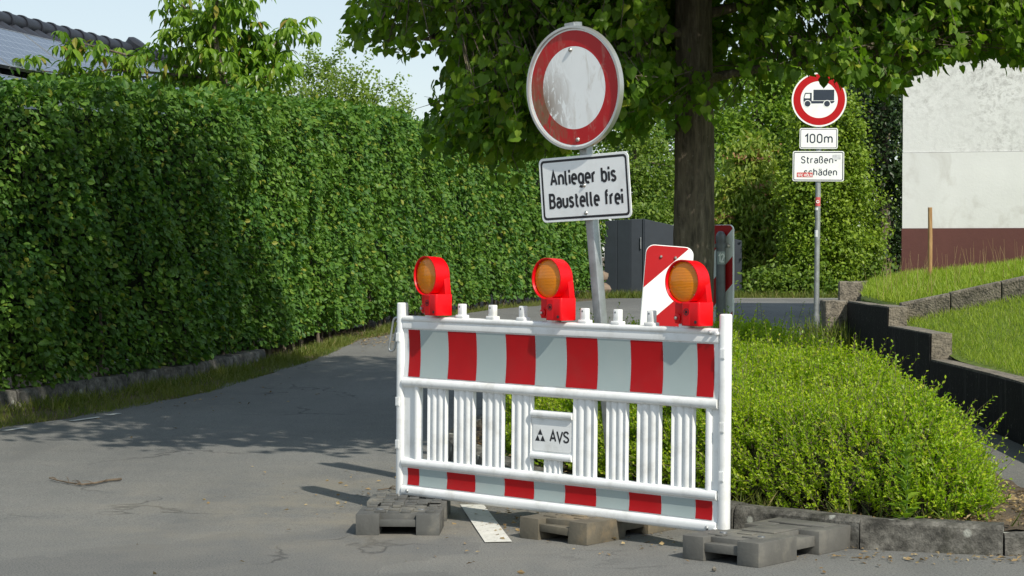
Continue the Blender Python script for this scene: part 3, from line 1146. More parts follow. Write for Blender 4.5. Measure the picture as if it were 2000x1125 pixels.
# flat end panels beside the posts
for (a, b, edge) in ((px0, .136, .118), (1.896, px1, 1.914)):
    mb = MB()
    mb.box((a, -.010, ZS0), (b, .012, ZS1))
    e0, e1 = (edge - .018, edge + .018)
    mb.prism([(p[0] + (e0 + e1) / 2, p[1] - .008) for p in rrect(.034, .034, .014, 4)], ZS0, ZS1, 'z')
    mb.build('end_panel', M['white'], bar, smooth=.7)
# name plate zone
rail('cross_bar', .880, 1.133, -.030, .026, .468, .502, .014)
rail('cross_bar', .880, 1.133, -.030, .026, .268, .300, .013)
slat('short_slat', .955, 1.062, ZS0, .285, 4)
mb = MB()
mb.box((.878, -.012, .296), (1.135, .010, .472))
np_ = mb.build('name_plate', M['white'], bar)
mb = MB()
pl0 = [(a * 1 + 1.006, b + .384) for a, b in rrect(.236, .150, .014, 5)]
mb.prism(pl0, -.0150, -.0120, 'y')
inset = mb.build('plate_inset', M['white'], np_, bevel=.0012, seg=1)

# ---------------------------------------------------------- lettering: monoline strokes
def arc(cx, cy, rx, ry, a0, a1, n=9):
    return [(cx + rx * math.cos(R(a0 + (a1 - a0) * k / n)), cy + ry * math.sin(R(a0 + (a1 - a0) * k / n))) for k in range(n + 1)]


def crom(pts, n=6):
    out = []
    P = [pts[0]] + pts + [pts[-1]]
    for i in range(1, len(P) - 2):
        for k in range(n):
            t = k / n
            out.append(tuple(.5 * (2 * P[i][j] + (P[i + 1][j] - P[i - 1][j]) * t + (2 * P[i - 1][j] - 5 * P[i][j] + 4 * P[i + 1][j] - P[i + 2][j]) * t * t + (3 * P[i][j] - P[i - 1][j] - 3 * P[i + 1][j] + P[i + 2][j]) * t ** 3) for j in (0, 1)))
    out.append(pts[-1])
    return out


X = .70
bowl = arc(.25, .45, .25, .25, 0, 180) + arc(.25, .25, .25, .25, 180, 360)
hump = lambda x0, w: arc(x0 + w / 2, .45, w / 2, .25, 180, 0) + [(x0 + w, 0)]
DOT = 'dot'
GL = {
    'A': (.66, [[(0, 0), (.33, 1), (.66, 0)], [(.11, .30), (.55, .30)]]),
    'B': (.58, [[(.30, .53), (0, .53), (0, 1), (.30, 1)] + arc(.32, .765, .22, .235, 90, -90), [(0, .53), (0, 0), (.30, 0)], [(.30, .0)] + arc(.32, .265, .26, .265, -90, 90)]),
    'V': (.66, [[(0, 1), (.33, 0), (.66, 1)]]),
    'S': (.58, [crom([(.55, .82), (.44, .96), (.28, 1.0), (.10, .94), (.02, .78), (.10, .62), (.29, .52), (.48, .42), (.57, .25), (.48, .07), (.29, 0), (.11, .04), (0, .19)])]),
    'F': (.48, [[(0, 0), (0, 1), (.48, 1)], [(0, .52), (.40, .52)]]),
    'C': (.54, [arc(.27, .73, .27, .27, 20, 180) + arc(.27, .27, .27, .27, 180, 340)]),
    'K': (.54, [[(0, 0), (0, 1)], [(.50, 1), (.02, .45)], [(.16, .61), (.54, 0)]]),
    'L': (.46, [[(0, 1), (0, 0), (.46, 0)]]),
    'N': (.56, [[(0, 0), (0, 1), (.56, 0), (.56, 1)]]),
    'Ö': (.56, [arc(.28, .72, .28, .28, 0, 180) + arc(.28, .28, .28, .28, 180, 360), (DOT, .14, 1.15), (DOT, .42, 1.15)]),
    'n': (.50, [[(0, X), (0, 0)], hump(0, .50)]),
    'm': (.84, [[(0, X), (0, 0)], hump(0, .42), hump(.42, .42)]),
    'h': (.50, [[(0, 1.02), (0, 0)], hump(0, .50)]),
    'u': (.50, [[(.50, X), (.50, 0)], [(0, X)] + arc(.25, .25, .25, .25, 180, 360)]),
    'l': (.17, [[(0, 1.02)] + arc(.15, .15, .15, .15, 180, 270) + [(.18, 0)]]),
    'i': (.0, [[(0, X), (0, 0)], (DOT, 0, .97)]),
    'e': (.50, [[(.01, .37), (.50, .37)] + arc(.25, .45, .25, .25, 0, 180) + arc(.25, .25, .25, .25, 180, 305)]),
    'g': (.50, [bowl + [(.50, .45)], [(.50, X), (.50, -.05)] + arc(.25, -.05, .25, .22, 0, -140)]),
    'r': (.30, [[(0, X), (0, 0)], arc(.24, .45, .24, .25, 180, 75)]),
    'b': (.50, [[(0, 1.02), (0, 0)], bowl + [(.50, .45)]]),
    'd': (.50, [[(.50, 1.02), (.50, 0)], bowl + [(.50, .45)]]),
    's': (.44, [crom([(.42, .60), (.31, .69), (.19, .70), (.06, .65), (.02, .54), (.08, .43), (.22, .36), (.37, .29), (.43, .17), (.36, .05), (.22, 0), (.09, .02), (0, .11)])]),
    't': (.32, [[(.10, .95)] + arc(.28, .17, .18, .17, 180, 270) + [(.34, 0)], [(-.03, X), (.32, X)]]),
    'f': (.32, [[(.34, 1.02)] + arc(.28, .85, .18, .17, 90, 180) + [(.10, 0)], [(-.03, X), (.32, X)]]),
    'a': (.48, [[(.48, 0)] + arc(.24, .46, .24, .24, 0, 150), [(.48, .39), (.20, .39)] + arc(.20, .195, .20, .195, 90, 270) + [(.28, 0), (.48, .12)]]),
    'c': (.46, [arc(.25, .45, .25, .25, 35, 180) + arc(.25, .25, .25, .25, 180, 325)]),
    'ß': (.52, [[(0, 0)] + arc(.23, .78, .23, .24, 180, 0) + arc(.23, .74, .23, .17, 0, -60) + [(.24, .57)], [(.24, .57)] + arc(.24, .285, .27, .285, 90, -110)]),
    '0': (.50, [arc(.25, .74, .25, .26, 0, 180) + arc(.25, .26, .25, .26, 180, 360) + [(.50, .74)]]),
    '1': (.26, [[(0, .74), (.26, 1), (.26, 0)]]),
    '2': (.50, [arc(.25, .75, .25, .25, 170, -30) + [(0, 0), (.52, 0)]]),
    '-': (.34, [[(0, .40), (.34, .40)]]),
    '.': (.0, [(DOT, 0, .02)]),
    ' ': (.20, []),
}
GL['ä'] = (.48, GL['a'][1] + [(DOT, .10, .93), (DOT, .38, .93)])


def stroke(mb, pts, w, y, S, O):
    """a ribbon of even width along a centre line"""
    q = [Vector((O[0] + p[0] * S[0], O[1] + p[1] * S[1])) for p in pts]
    c = [q[0]]
    for p in q[1:]:
        if (p - c[-1]).length > 1e-5:
            c.append(p)
    n = len(c)
    v, fs = [], []
    closed = (c[0] - c[-1]).length < w * .2 and n > 4
    for i in range(n):
        d0 = (c[i] - c[i - 1]) if i > 0 else ((c[0] - c[-2]) if closed else (c[1] - c[0]))
        d1 = (c[i + 1] - c[i]) if i < n - 1 else ((c[1] - c[0]) if closed else d0)
        d0, d1 = d0.normalized(), d1.normalized()
        n0, n1 = Vector((-d0.y, d0.x)), Vector((-d1.y, d1.x))
        mm = n0 + n1
        if mm.length < 1e-4:
            mm = n0
        mm.normalize()
        k = min(2.6, 1 / max(.3, mm.dot(n0)))
        e = Vector((0, 0))
        if not closed and i == 0:
            e = -d1 * w * .0
        v += [(c[i] + mm * w / 2 * k + e), (c[i] - mm * w / 2 * k + e)]
    mb.add([(p.x, y, p.y) for p in v], [(2 * i, 2 * i + 1, 2 * i + 3, 2 * i + 2) for i in range(n - 1)])


def lettering(name, text, cx, z0, width, cap, w, y, mat, parent, gap=None):
    """centre cx, baseline z0, total width, cap height, stroke width w; outer edges match the sizes"""
    H = cap - w
    adv, tot = [], 0.0
    gap = gap if gap is not None else .30
    for ch in text:
        adv.append(tot)
        tot += GL[ch][0] + gap
    tot -= gap
    sx = (width - w) / tot
    k = 0
    for ch, a in zip(text, adv):
        mb = MB()
        for s in GL[ch][1]:
            k += 1
            yy = y - .00004 * (k % 3)
            if s[0] == DOT:
                x_, z_ = cx - width / 2 + w / 2 + (a + s[1]) * sx, z0 + w / 2 + s[2] * H
                mb.add([(x_ - w * .5, yy, z_ - w * .5), (x_ + w * .5, yy, z_ - w * .5), (x_ + w * .5, yy, z_ + w * .5), (x_ - w * .5, yy, z_ + w * .5)], [(0, 1, 2, 3)])
            else:
                stroke(mb, s, w, yy, (sx, H), (cx - width / 2 + w / 2 + a * sx, z0 + w / 2))
        if mb.v:
            mb.build(name, mat, parent)


lettering('letter', 'AVS', 1.052, .355, .122, .058, .0095, -.0156, M['black'], np_, gap=.16)
mb = MB()
tx, tz, ts = .929, .355, .064      # emblem: three dark triangles round a pale one
h = ts * .95
for (a, b, c) in (((0, 0), (.5, 0), (.25, .5)), ((.5, 0), (1, 0), (.75, .5)), ((.25, .5), (.75, .5), (.5, 1))):
    g = [((p[0] - .5) * ts + tx + .004, p[1] * h + tz) for p in (a, b, c)]
    cxx, czz = sum(p[0] for p in g) / 3, sum(p[1] for p in g) / 3
    mb2 = MB()
    mb2.add([((p[0] - cxx) * .95 + cxx, -.0156, (p[1] - czz) * .95 + czz) for p in g], [(0, 1, 2)])
    mb2.build('emblem_triangle', M['black'], np_)

# pegs along the top rail
PEGS = [.205, .410, .612, .808, 1.003, 1.19, 1.385, 1.580, 1.775]
for i, x in enumerate(PEGS):
    mb = MB()
    mb.prism([(p[0] + x, p[1]) for p in rrect(.062, .050, .012, 3)], .930, .949, 'z')
    mb.prism([(p[0] + x, p[1]) for p in rrect(.040, .034, .010, 3)], .947, 1.004, 'z')
    pg = mb.build('lamp_peg', M['white'], bar, bevel=.004, seg=2, smooth=.6)
    mb = MB()
    mb.lathe([(.0, -.0195), (.0045, -.0192), (.0055, -.0175)], 12)
    mb.build('peg_hole', M['galv_dull'], pg, loc=(x - .004, .001, .990))
# coupling hook on the post's outer side
mb = MB()


def stadium(w, h, n=8):
    r = w / 2
    return [(r * math.cos(R(180 * k / n)), h / 2 - r + r * math.sin(R(180 * k / n))) for k in range(n + 1)] + [(r * math.cos(R(180 + 180 * k / n)), -h / 2 + r + r * math.sin(R(180 + 180 * k / n))) for k in range(n + 1)]


hk = [Vector((a - .018, -.012, b)) for a, b in stadium(.042, .175)]
mb.tube([(p.x - (.855 - p.z - .855) * 0.0 + (p.z) * .22 - .030, p.y, p.z + .835) for p in hk], .006, 8, closed=True)
hko = mb.build('coupling_hook', M['galv'], bar, smooth=1.2)
mb = MB()
mb.tube([(-.028, -.012, .90), (-.006, -.012, .912), (.01, -.012, .905)], .007, 8)
mb.tube([(-.052, -.012, .80), (-.030, -.014, .865), (-.012, -.012, .905)], .005, 8)
mb.build('hook_pin', M['galv'], hko, smooth=1.2)


# ------------------------------------------------------------------ warning lamps (they sit on the barrier's pegs)
def lamp_body_outline(rc, zc, box, n=24):
    """hull of the round head and the battery box, seen from the front"""
    pts = [(rc * math.cos(2 * math.pi * k / n), zc + rc * math.sin(2 * math.pi * k / n)) for k in range(n)] + box
    pts = sorted(set((round(a, 6), round(b, 6)) for a, b in pts))

    def half(ps):
        h = []
        for p in ps:
            while len(h) > 1 and (h[-1][0] - h[-2][0]) * (p[1] - h[-2][1]) - (h[-1][1] - h[-2][1]) * (p[0] - h[-2][0]) <= 0:
                h.pop()
            h.append(p)
        return h
    lo, up = half(pts), half(pts[::-1])
    return lo[:-1] + up[:-1]


def make_lamp(label, Mw):
    t = thing('warning_lamp', label, 'lamp', M=Mw, group='warning lamps along the top of the barrier')
    zc, rc = .205, .107
    # hood: a ring flaring a little forwards, round head behind
    mb = MB()
    mb.lathe([(rc + .001, -.060), (rc - .004, -.060), (rc - .008, -.052), (rc - .009, -.044), (rc - .014, -.044), (rc - .014, -.040), (rc - .004, -.034), (rc - .004, .030), (rc - .012, .040), (rc - .05, .043), (0, .044)], 56, cap=False)
    mb.lathe([(rc + .001, -.060), (rc - .002, .002), (rc - .0045, .030)], 56, cap=False)
    hood = mb.build('hood', M['lamp_red'], t, loc=(0, 0, zc), smooth=.7)
    # neck running from the head down to the box
    mb = MB()
    mb.prism(lamp_body_outline(rc - .006, zc, [(-.060, .10), (.118, .104)]), -.004, .036, 'y')
    neck = mb.build('neck', M['lamp_red'], t, bevel=.004, seg=2, smooth=.6)
    # clamp with the security bolt
    mb = MB()
    mb.prism([(p[0] - .034, p[1] - .004) for p in rrect(.064, .066, .010, 3)], .0, .112, 'z')
    cl = mb.build('clamp', M['lamp_red'], t, bevel=.004, seg=2, smooth=.6)
    mb = MB()
    mb.lathe([(.020, -.030), (.020, -.046), (.015, -.048), (0, -.048)], 20)
    mb.build('boss', M['lamp_red'], cl, loc=(-.040, 0, .028), smooth=.6)
    mb = MB()
    mb.lathe([(.0085, -.040), (.0085, -.058), (.006, -.060), (0, -.060)], 6)
    mb.build('bolt', M['bolt'], cl, loc=(-.040, 0, .028))
    # battery box, deeper than the head
    mb = MB()
    mb.prism([(p[0] + .062, p[1] - .012) for p in rrect(.116, .112, .012, 4)], -.008, .108, 'z')
    bx = mb.build('battery_box', M['lamp_red'], t, bevel=.004, seg=2, smooth=.6)
    mb = MB()
    mb.box((.018, -.0690, -.004), (.062, -.0672, .100))
    mb.build('label_panel', M['lamp_red'], bx, bevel=.001, seg=1)
    mb = MB()
    mb.lathe([(.017, -.0705), (.013, -.0705)], 24, closed=False)
    for k in range(2):
        mb.f.pop()
        mb.m.pop()
    mb.lathe([(.0, -.0704), (.008, -.0704)], 20)
    mb.build('round_emblem', M['black'], bx, loc=(.040, 0, .060))
    mb = MB()
    mb.lathe([(.0, -.0075), (.008, -.007), (.008, .006)], 12, axis='x' if False else 'y')
    mb.build('lock_hole', M['black'], bx, loc=(.098, -.062, .012))
    # lens and what is behind it
    mb = MB()
    prof = [(.0, -.060), (.03, -.0590), (.055, -.0565), (.077, -.0530), (.091, -.0485), (.0972, -.0450), (.0972, -.042), (.082, -.0445), (.055, -.0485), (.03, -.0515), (0, -.0525)]
    mb.lathe(prof, 56)
    mb.build('lens', M['lens'], t, loc=(0, 0, zc), smooth=1.0)
    mb = MB()
    mb.lathe([(.0, .030), (.03, .028), (.055, .016), (.078, -.010), (.093, -.036)], 48, cap=False)
    rf = mb.build('reflector', M['reflector'], t, loc=(0, 0, zc), smooth=1.0)
    mb = MB()
    mb.lathe([(.0, -.012), (.012, -.008), (.014, .006), (.010, .03)], 16)
    mb.build('bulb', M['galv_dull'], rf)
    for a in (50, 130, 205, 320):
        mb = MB()
        mb.lathe([(.0, -.0500), (.003, -.0495), (.0035, -.042)], 10)
        mb.build('screw', M['bolt'], t, loc=((rc - .0115) * math.cos(R(a)), 0, zc + (rc - .0115) * math.sin(R(a))))
    return t


for x, dyaw, dx, lab in ((PEGS[0], -13, .010, 'red warning lamp with amber lens at the hook end of the barrier'),
                         (PEGS[4], -7, -.002, 'red warning lamp with amber lens in the middle of the barrier'),
                         (PEGS[8], -6, .016, 'red warning lamp with amber lens in front of the striped sign board')):
    Mw = bM @ Matrix.Translation((x + dx, 0, .950)) @ Matrix.Rotation(R(dyaw), 4, 'Z') @ Matrix.Scale(.93, 4)
    make_lamp(lab, Mw)


# ------------------------------------------------------------------ foot blocks
def foot_block(label, corner, yaw, mat, w=.40, L=.80, h=.105, patt=False, broken=False, loc_z=0.0):
    """corner: ground point at the near end's middle; length runs away from it"""
    Mw = Matrix.Translation((corner[0], corner[1], loc_z)) @ Matrix.Rotation(yaw, 4, 'Z')
    t = thing('foot_block', label, 'foot block', M=Mw, group='foot blocks under the barrier')
    hw = w / 2
    mb = MB()
    for (x0, x1) in ((-hw, -.088), (.088, hw)):
        for (y0, y1) in ((0, .30), (.48, L)):
            mb.box((x0, y0, 0.0), (x1, y1, h))
        s_ = -1 if x0 < 0 else 1
        mb.box((min(s_ * .05, s_ * (hw - .024)), .296, .036), (max(s_ * .05, s_ * (hw - .024)), .484, h - .022))
    mb.box((-.092, .008, .040), (.092, .06, h - .026))
    mb.box((-.0925, .056, .038), (.0925, L - .03, h - .003))
    mb.box((-.092, L - .04, .040), (.092, L - .008, h - .024))
    if patt:
        for ix in range(6):
            for iy in range(11):
                if (ix * 7 + iy * 5) % 4 == 0:
                    continue
                x0 = -hw + .022 + ix * .060
                y0 = .07 + iy * .064
                dzz = random.choice((.006, .010, .013))
                mb.box((x0 + random.uniform(0, .01), y0, h - .003), (x0 + .048 + random.uniform(0, .014), y0 + .036 + random.uniform(0, .012), h + dzz - .004))
    else:
        for (x0, y0, x1, y1, dzz) in ((-.13, .09, -.05, .13, .004), (.03, .12, .12, .15, .003), (-.10, .30, .08, .52, .004), (-.15, .60, .15, .72, .006), (-.05, .20, .03, .24, .003)):
            mb.box((x0, y0, h - .004), (x1, y1, h + dzz))
    if broken:
        for i, v in enumerate(mb.v):
            a = .006
            k = 1.0 if v[0] > .05 and v[1] < .35 else .35
            mb.v[i] = (v[0] + random.uniform(-a, a) * k, v[1] + random.uniform(-a, a) * k, v[2] + random.uniform(-a, a) * k)
    b = mb.build('moulded_body', mat, t, bevel=.005, seg=2, smooth=.5)
    for x in (-.10, .10):
        for y in (.17, .64):
            m2 = MB()
            m2.lathe([(.0, h + .0045), (.016, h + .0045), (.018, h - .002)], 14, axis='z')
            m2.build('recess_plug', M['galv_dull'] if not broken else mat, t, loc=(x, y, 0), smooth=.6)
    return t


gr = at_ground(1400, 1092)
foot_block('clean grey moulded foot block under the post beside the planted kerb', (1.02 - .12, 8.40), R(-41), M['rubber_pale'], loc_z=float(gz(8.6)))
foot_block('dark patterned foot block under the hook end post on open asphalt', (-.545, 9.24), R(-2), M['rubber'], patt=True, h=.10)
foot_block('brown chipped foot block lying beneath the middle of the barrier', (.19, 9.03), R(-40), M['rubber_brown'], broken=True, h=.10, L=.80)

# ------------------------------------------------------------------ closed-road sign on a leaning square post
SY = 9.9
base = at(1204, 1010, SY)
sM = Matrix.Translation((base.x, SY, .05)) @ Matrix.Rotation(R(-4.9), 4, 'Y') @ Matrix.Rotation(R(-43), 4, 'Z')
sg = thing('closed_road_sign', 'leaning post with a stained red-ringed round sign above a white text plate', 'traffic sign', M=sM)
topz = (at(1121, 44, SY).z - .05) / math.cos(R(4.9))
mb = MB()
mb.prism(rrect(.052, .052, .007, 3), -.10, topz, 'z')
mb.build('square_post', M['galv'], sg, smooth=.5)
zc = (at(1121, 167, SY - .05).z - .05) / math.cos(R(4.9))
FY = -.062
# round sign
rs = link('round_sign', None, sg)
rs.location = (.004, FY, zc - .008)
mb = MB()
mb.lathe([(0, .004), (.299, .004), (.3005, -.010), (.3125, -.010), (.3125, .022), (.300, .022), (.298, .008), (0, .008)], 72)
mb.build('rim', M['alu'], rs, smooth=.6)
mb = MB()
mb.lathe([(.209, .0025), (.289, .0025), (.289, .0038), (.209, .0038)], 72, closed=True)
mb.build('red_ring', M['round_red'], rs, smooth=.6)
mb = MB()
mb.lathe([(0, .0028), (.2088, .0028), (.2088, .0038)], 72)
mb.build('white_field', M['round_white'], rs, smooth=.6)
mb = MB()
mb.lathe([(.2895, .0030), (.2978, .0030), (.2978, .0039), (.2895, .0039)], 72, closed=True)
mb.build('white_margin', M['sign_white'], rs, smooth=.6)
for z in (.192, -.262):
    mb = MB()
    mb.lathe([(0, -.010), (.006, -.009), (.011, -.004), (.012, .0028)], 16)
    mb.build('bolt', M['bolt'], rs, loc=(0, 0, z), smooth=.8)
mb = MB()
mb.box((-.034, .008, .285), (.034, .030, .330))
mb.build('top_bracket', M['galv'], rs, bevel=.003, seg=1)
for z in (.2, -.25):
    mb = MB()
    mb.box((-.040, .010, z - .02), (.040, .034, z + .02))
    mb.build('clamp', M['galv'], rs, bevel=.003, seg=1)


def text_plate(parent, loc, w, h, r, lines, border=.008, inset=.011, post_bolts=(), mat_text='black', tilt=0.0):
    pe = link('text_plate', None, parent)
    pe.location = loc
    pe.rotation_euler = (0, tilt, 0)
    mb = MB()
    mb.prism(rrect(w, h, r, 6), 0, .004, 'y')
    mb.build('plate', M['sign_white'], pe, bevel=.001, seg=1)
    mb = MB()
    ring_face(mb, rrect(w - 2 * inset, h - 2 * inset, max(.004, r - inset * .5), 6), rrect(w - 2 * inset - 2 * border, h - 2 * inset - 2 * border, max(.003, r - inset * .5 - border * .7), 6), -.0005)
    mb.build('border_line', M[mat_text], pe)
    for (text, cx, z0, width, cap, sw) in lines:
        lettering('letter', text, cx, z0, width, cap, sw, -.0008, M[mat_text], pe)
    for z in post_bolts:
        mb = MB()
        mb.lathe([(0, -.008), (.006, -.007), (.010, -.003), (.011, .0)], 14)
        mb.build('bolt', M['bolt'], pe, loc=(0, 0, z), smooth=.8)
    return pe


plz = (at(1142, 366, SY - .03).z - .05) / math.cos(R(4.9))
text_plate(sg, (.008, -.048, plz), .60, .33, .028,
           [('Anlieger bis', -.006, .165 - .068 - .078, .445, .080, .0138), ('Baustelle frei', .004, .165 - .186 - .076, .495, .080, .0138)], border=.012, inset=.012, post_bolts=(-.128, .012), tilt=R(1.6))
for z in (-.13, .12):
    mb = MB()
    mb.box((-.040, -.043, plz + z - .015), (.040, -.0302, plz + z + .015))
    mb.build('plate_clamp', M['galv'], sg, bevel=.003, seg=1)

# ------------------------------------------------------------------ lorry sign on a round pole
TY = 21.7
TS = TY / FPX
tb = at(1594, 640, TY)
tt = at(1600, 195, TY)
lean = math.atan2(tt.x - tb.x, tt.z - tb.z)
g0 = float(gz(TY))
tM = Matrix.Translation((tb.x - math.tan(lean) * (tb.z - g0), TY, g0)) @ Matrix.Rotation(lean, 4, 'Y') @ Matrix.Rotation(R(-9), 4, 'Z')
tg = thing('lorry_ban_sign', 'slim round pole carrying a lorry ban sign and two white text plates', 'traffic sign', M=tM)
zr = at(1600, 195, TY).z - g0
mb = MB()
mb.tube([(0, .0, -.2), (0, 0, zr + .25)], .030, 20)
mb.build('round_pole', M['galv'], tg, smooth=.8)
mb = MB()
mb.tube([(0, 0, -.1), (0, 0, .42)], .037, 20)
mb.build('ground_sleeve', M['galv'], tg, smooth=.8)
ro = link('round_sign', None, tg)
ro.location = (0, -.045, zr)
mb = MB()
mb.lathe([(0, .001), (.300, .001), (.301, -.001), (.302, -.001), (.302, .006), (0, .006)], 64)
mb.build('plate', M['sign_white'], ro, smooth=.6)
mb = MB()
mb.lathe([(.205, -.0004), (.284, -.0004), (.284, .0006), (.205, .0006)], 64, closed=True)
mb.build('red_ring', M['sign_red'], ro)
u = .3 / 212.0
icon = link('lorry_symbol', None, ro)
cv = lambda x, z: ((x - 277) * u, -(z - 232) * u)
for nm, pts in (('cargo_box', [(232, 155), (393, 155), (393, 238), (232, 238)]),
                ('chassis', [(158, 243), (396, 243), (396, 250), (382, 261), (156, 263)]),
                ('cab_front', [(155, 243), (157, 212), (163, 218), (166, 222), (206, 222), (206, 243)]),
                ('cab_pillar', [(157, 212), (165, 184), (172, 186), (162, 217)]),
                ('cab_roof', [(165, 184), (170, 179), (219, 179), (219, 185), (172, 187)]),
                ('cab_back', [(206, 185), (219, 185), (219, 243), (206, 243)])):
    mb = MB()
    q = [cv(*p) for p in pts]
    mb.add([(a, -.0006, b) for a, b in q], [tuple(range(len(q)))])
    mb.build(nm, M['icon_blue'], ro)
for cx in (187, 338):
    for (r_, y_, mt) in ((29, -.0009, 'sign_white'), (23, -.0012, 'icon_blue')):
        mb = MB()
        a, b = cv(cx, 265)
        mb.add([(a + r_ * u * math.cos(2 * math.pi * k / 28), y_, b + r_ * u * math.sin(2 * math.pi * k / 28)) for k in range(28)], [tuple(range(28))])
        mb.build('wheel', M[mt], ro)
bpy.data.objects.remove(icon)
z1 = at(1598, 271, TY).z - g0
z2 = at(1596, 325, TY).z - g0
text_plate(tg, (0, -.044, z1), .42, .231, .022, [('100m', 0, -.052, .31, .106, .0145)], border=.007, inset=.009, mat_text='icon_blue')
p2 = text_plate(tg, (0, -.044, z2), .565, .335, .022, [('Straßen-', .008, .030, .40, .082, .0115), ('schäden', .025, -.105, .365, .082, .0115)], border=.010, inset=.009, mat_text='icon_blue')
mb = MB()
mb.add([(-.235, -.0016, -.122), (-.06, -.0016, -.122), (-.06, -.0016, -.070), (-.235, -.0016, -.070)], [(0, 1, 2, 3)])
stc = mb.build('red_sticker', M['sticker_red'], p2)
lettering('letter', '1.FC KÖLN', -.148, -.116, .160, .032, .006, -.0020, M['sign_white'], p2)
mb = MB()
mb.add([(.155, -.0016, .075), (.245, -.0016, .079), (.245, -.0016, .134), (.155, -.0016, .130)], [(0, 1, 2, 3)])
mb.build('worn_sticker', plain('worn_sticker', (0.62, 0.64, 0.66), .6, var=.25, scale=40), p2)
for (zz, hh, mt, nm) in ((at(1598, 394, TY).z - g0, .10, 'sticker_red', 'red_sticker'), (at(1598, 408, TY).z - g0, .03, 'sign_white', 'white_sticker'), (at(1596, 456, TY).z - g0, .075, 'sign_white', 'white_sticker')):
    mb = MB()
    nn = 10
    a0, a1 = (R(200), R(335)) if mt == 'sticker_red' else (R(195), R(275))
    v = []
    for zq in (zz - hh / 2, zz + hh / 2):
        for k in range(nn + 1):
            a = a0 + (a1 - a0) * k / nn
            v.append((.0312 * math.cos(a), .0312 * math.sin(a), zq))
    mb.add(v, [(k, k + 1, nn + 2 + k, nn + 1 + k) for k in range(nn)])
    mb.build(nm, M[mt], tg, smooth=.9)
mb = MB()
mb.lathe([(.010, -.0318), (.018, -.0322)], 18)
mb.f = mb.f[:-2]
mb.m = mb.m[:-2]
mb.build('sticker_print', M['sign_white'], tg, loc=(0, 0, at(1598, 394, TY).z - g0))
for z in (zr - .2, zr + .15, z1, z2 - .1, z2 + .1):
    mb = MB()
    mb.tube([(0, 0, z - .012), (0, 0, z + .012)], .034, 16)
    mb.box((-.02, -.040, z - .012), (.02, -.026, z + .012))
    mb.build('pipe_clamp', M['galv_dull'], tg, smooth=.7)


# ------------------------------------------------------------------ guide beacons
def beacon_board(parent, w, h, r, period, phase, rise=1):
    """white and red diagonal bands on a rounded board; every band its own piece"""
    rr = rrect(w, h, r, 6)
    mb = MB()
    mb.prism(rrect(w + .008, h + .008, r + .003, 6), .001, .022, 'y')
    mb.build('board', M['sign_white'], parent, bevel=.003, seg=2)
    s = 1 / math.sqrt(2)
    k = -12
    while k < 12:
        c0 = k * period + phase
        band = clip_half(rr, -s * rise, s, c0 * s)
        band = clip_half(band, s * rise, -s, -(c0 + period) * s) if len(band) > 2 else band
        if len(band) > 2:
            mb = MB()
            mb.add([(a, -.0012, b) for a, b in band] + [(a, .0008, b) for a, b in band],
                   [tuple(range(len(band)))] + [(i, (i + 1) % len(band), len(band) + (i + 1) % len(band), len(band) + i) for i in range(len(band))])
            red = k % 2 == 0
            mb.build('red_band' if red else 'white_band', M['sign_red'] if red else M['sign_white'], parent)
        k += 1


YB = 10.8
b0, b1 = at(1309, 480, YB), at(1280, 830, YB)
gM = Matrix.Translation(b1) @ Matrix.Rotation(math.atan2(b0.x - b1.x, b0.z - b1.z), 4, 'Y') @ Matrix.Rotation(R(-6), 4, 'Z')
gb = thing('guide_beacon', 'red and white diagonal striped board tilted in front of the tree trunk', 'beacon', M=gM)
be = link('beacon_board', None, gb)
be.location = (0, 0, .5)
beacon_board(be, .258, .99, .045, .235, .385)
for x in (-.045, .035):
    mb = MB()
    mb.lathe([(0, -.012), (.006, -.011), (.009, -.004), (.009, -.001)], 12)
    mb.build('bolt', M['bolt'], be, loc=(x, 0, .435), smooth=.8)
mb = MB()
mb.box((-.022, .024, -.30), (.022, .064, .98))
mb.build('mounting_post', M['galv_dull'], gb, bevel=.004, seg=1)

YC = 16.0
c0, c1 = at(1406, 440, YC), at(1406, 700, YC)
cM = Matrix.Translation((c1.x, YC, float(gz(YC))))
pb = thing('pipe_beacon', 'striped beacon board clamped behind a dark grey pipe numbered 12', 'beacon', M=cM)
zt = at(1403, 452, YC).z - float(gz(YC))
mb = MB()
mb.tube([(0, -.055, -.1), (0, -.055, zt - .06)], .038, 20)
mb.build('pipe', M['galv_dull'], pb, smooth=.8)
mb = MB()
mb.lathe([(.041, zt - .085), (.043, zt - .05), (.040, zt - .03), (.030, zt - .012), (.018, zt), (0, zt + .003)], 20, axis='z')
cap_ = mb.build('pipe_cap', M['galv_dull'], pb, loc=(0, -.055, 0), smooth=.5)
mb = MB()
mb.tube([(0, -.055, zt - .135), (0, -.055, zt - .10)], .046, 20)
mb.box((-.075, -.07, zt - .132), (.075, -.045, zt - .104))
mb.build('pipe_clamp', M['galv_dull'], pb, smooth=.6)
for x in (-.062, .062):
    mb = MB()
    mb.lathe([(0, -.022), (.010, -.021), (.012, -.014), (.012, .012)], 10)
    mb.build('bolt', M['bolt'], pb, loc=(x, -.055, zt - .118), smooth=.8)
mb = MB()
nn = 10
v = []
for zq in (zt - .27, zt - .165):
    for k in range(nn + 1):
        a = R(215 + 110 * k / nn)
        v.append((.0392 * math.cos(a), -.055 + .0392 * math.sin(a), zq))
mb.add(v, [(k, k + 1, nn + 2 + k, nn + 1 + k) for k in range(nn)])
mb.build('number_label', M['film_grey'], pb, smooth=.9)
lettering('letter', '12', 0, zt - .255, .052, .075, .011, -.0955, M['sign_white'], pb)
bb = link('beacon_board', None, pb)
bb.location = (.0, .0, (c0.z - float(gz(YC))) - .5)
bb.rotation_euler = (0, 0, R(-42))
beacon_board(bb, .25, 1.0, .04, .225, .345)

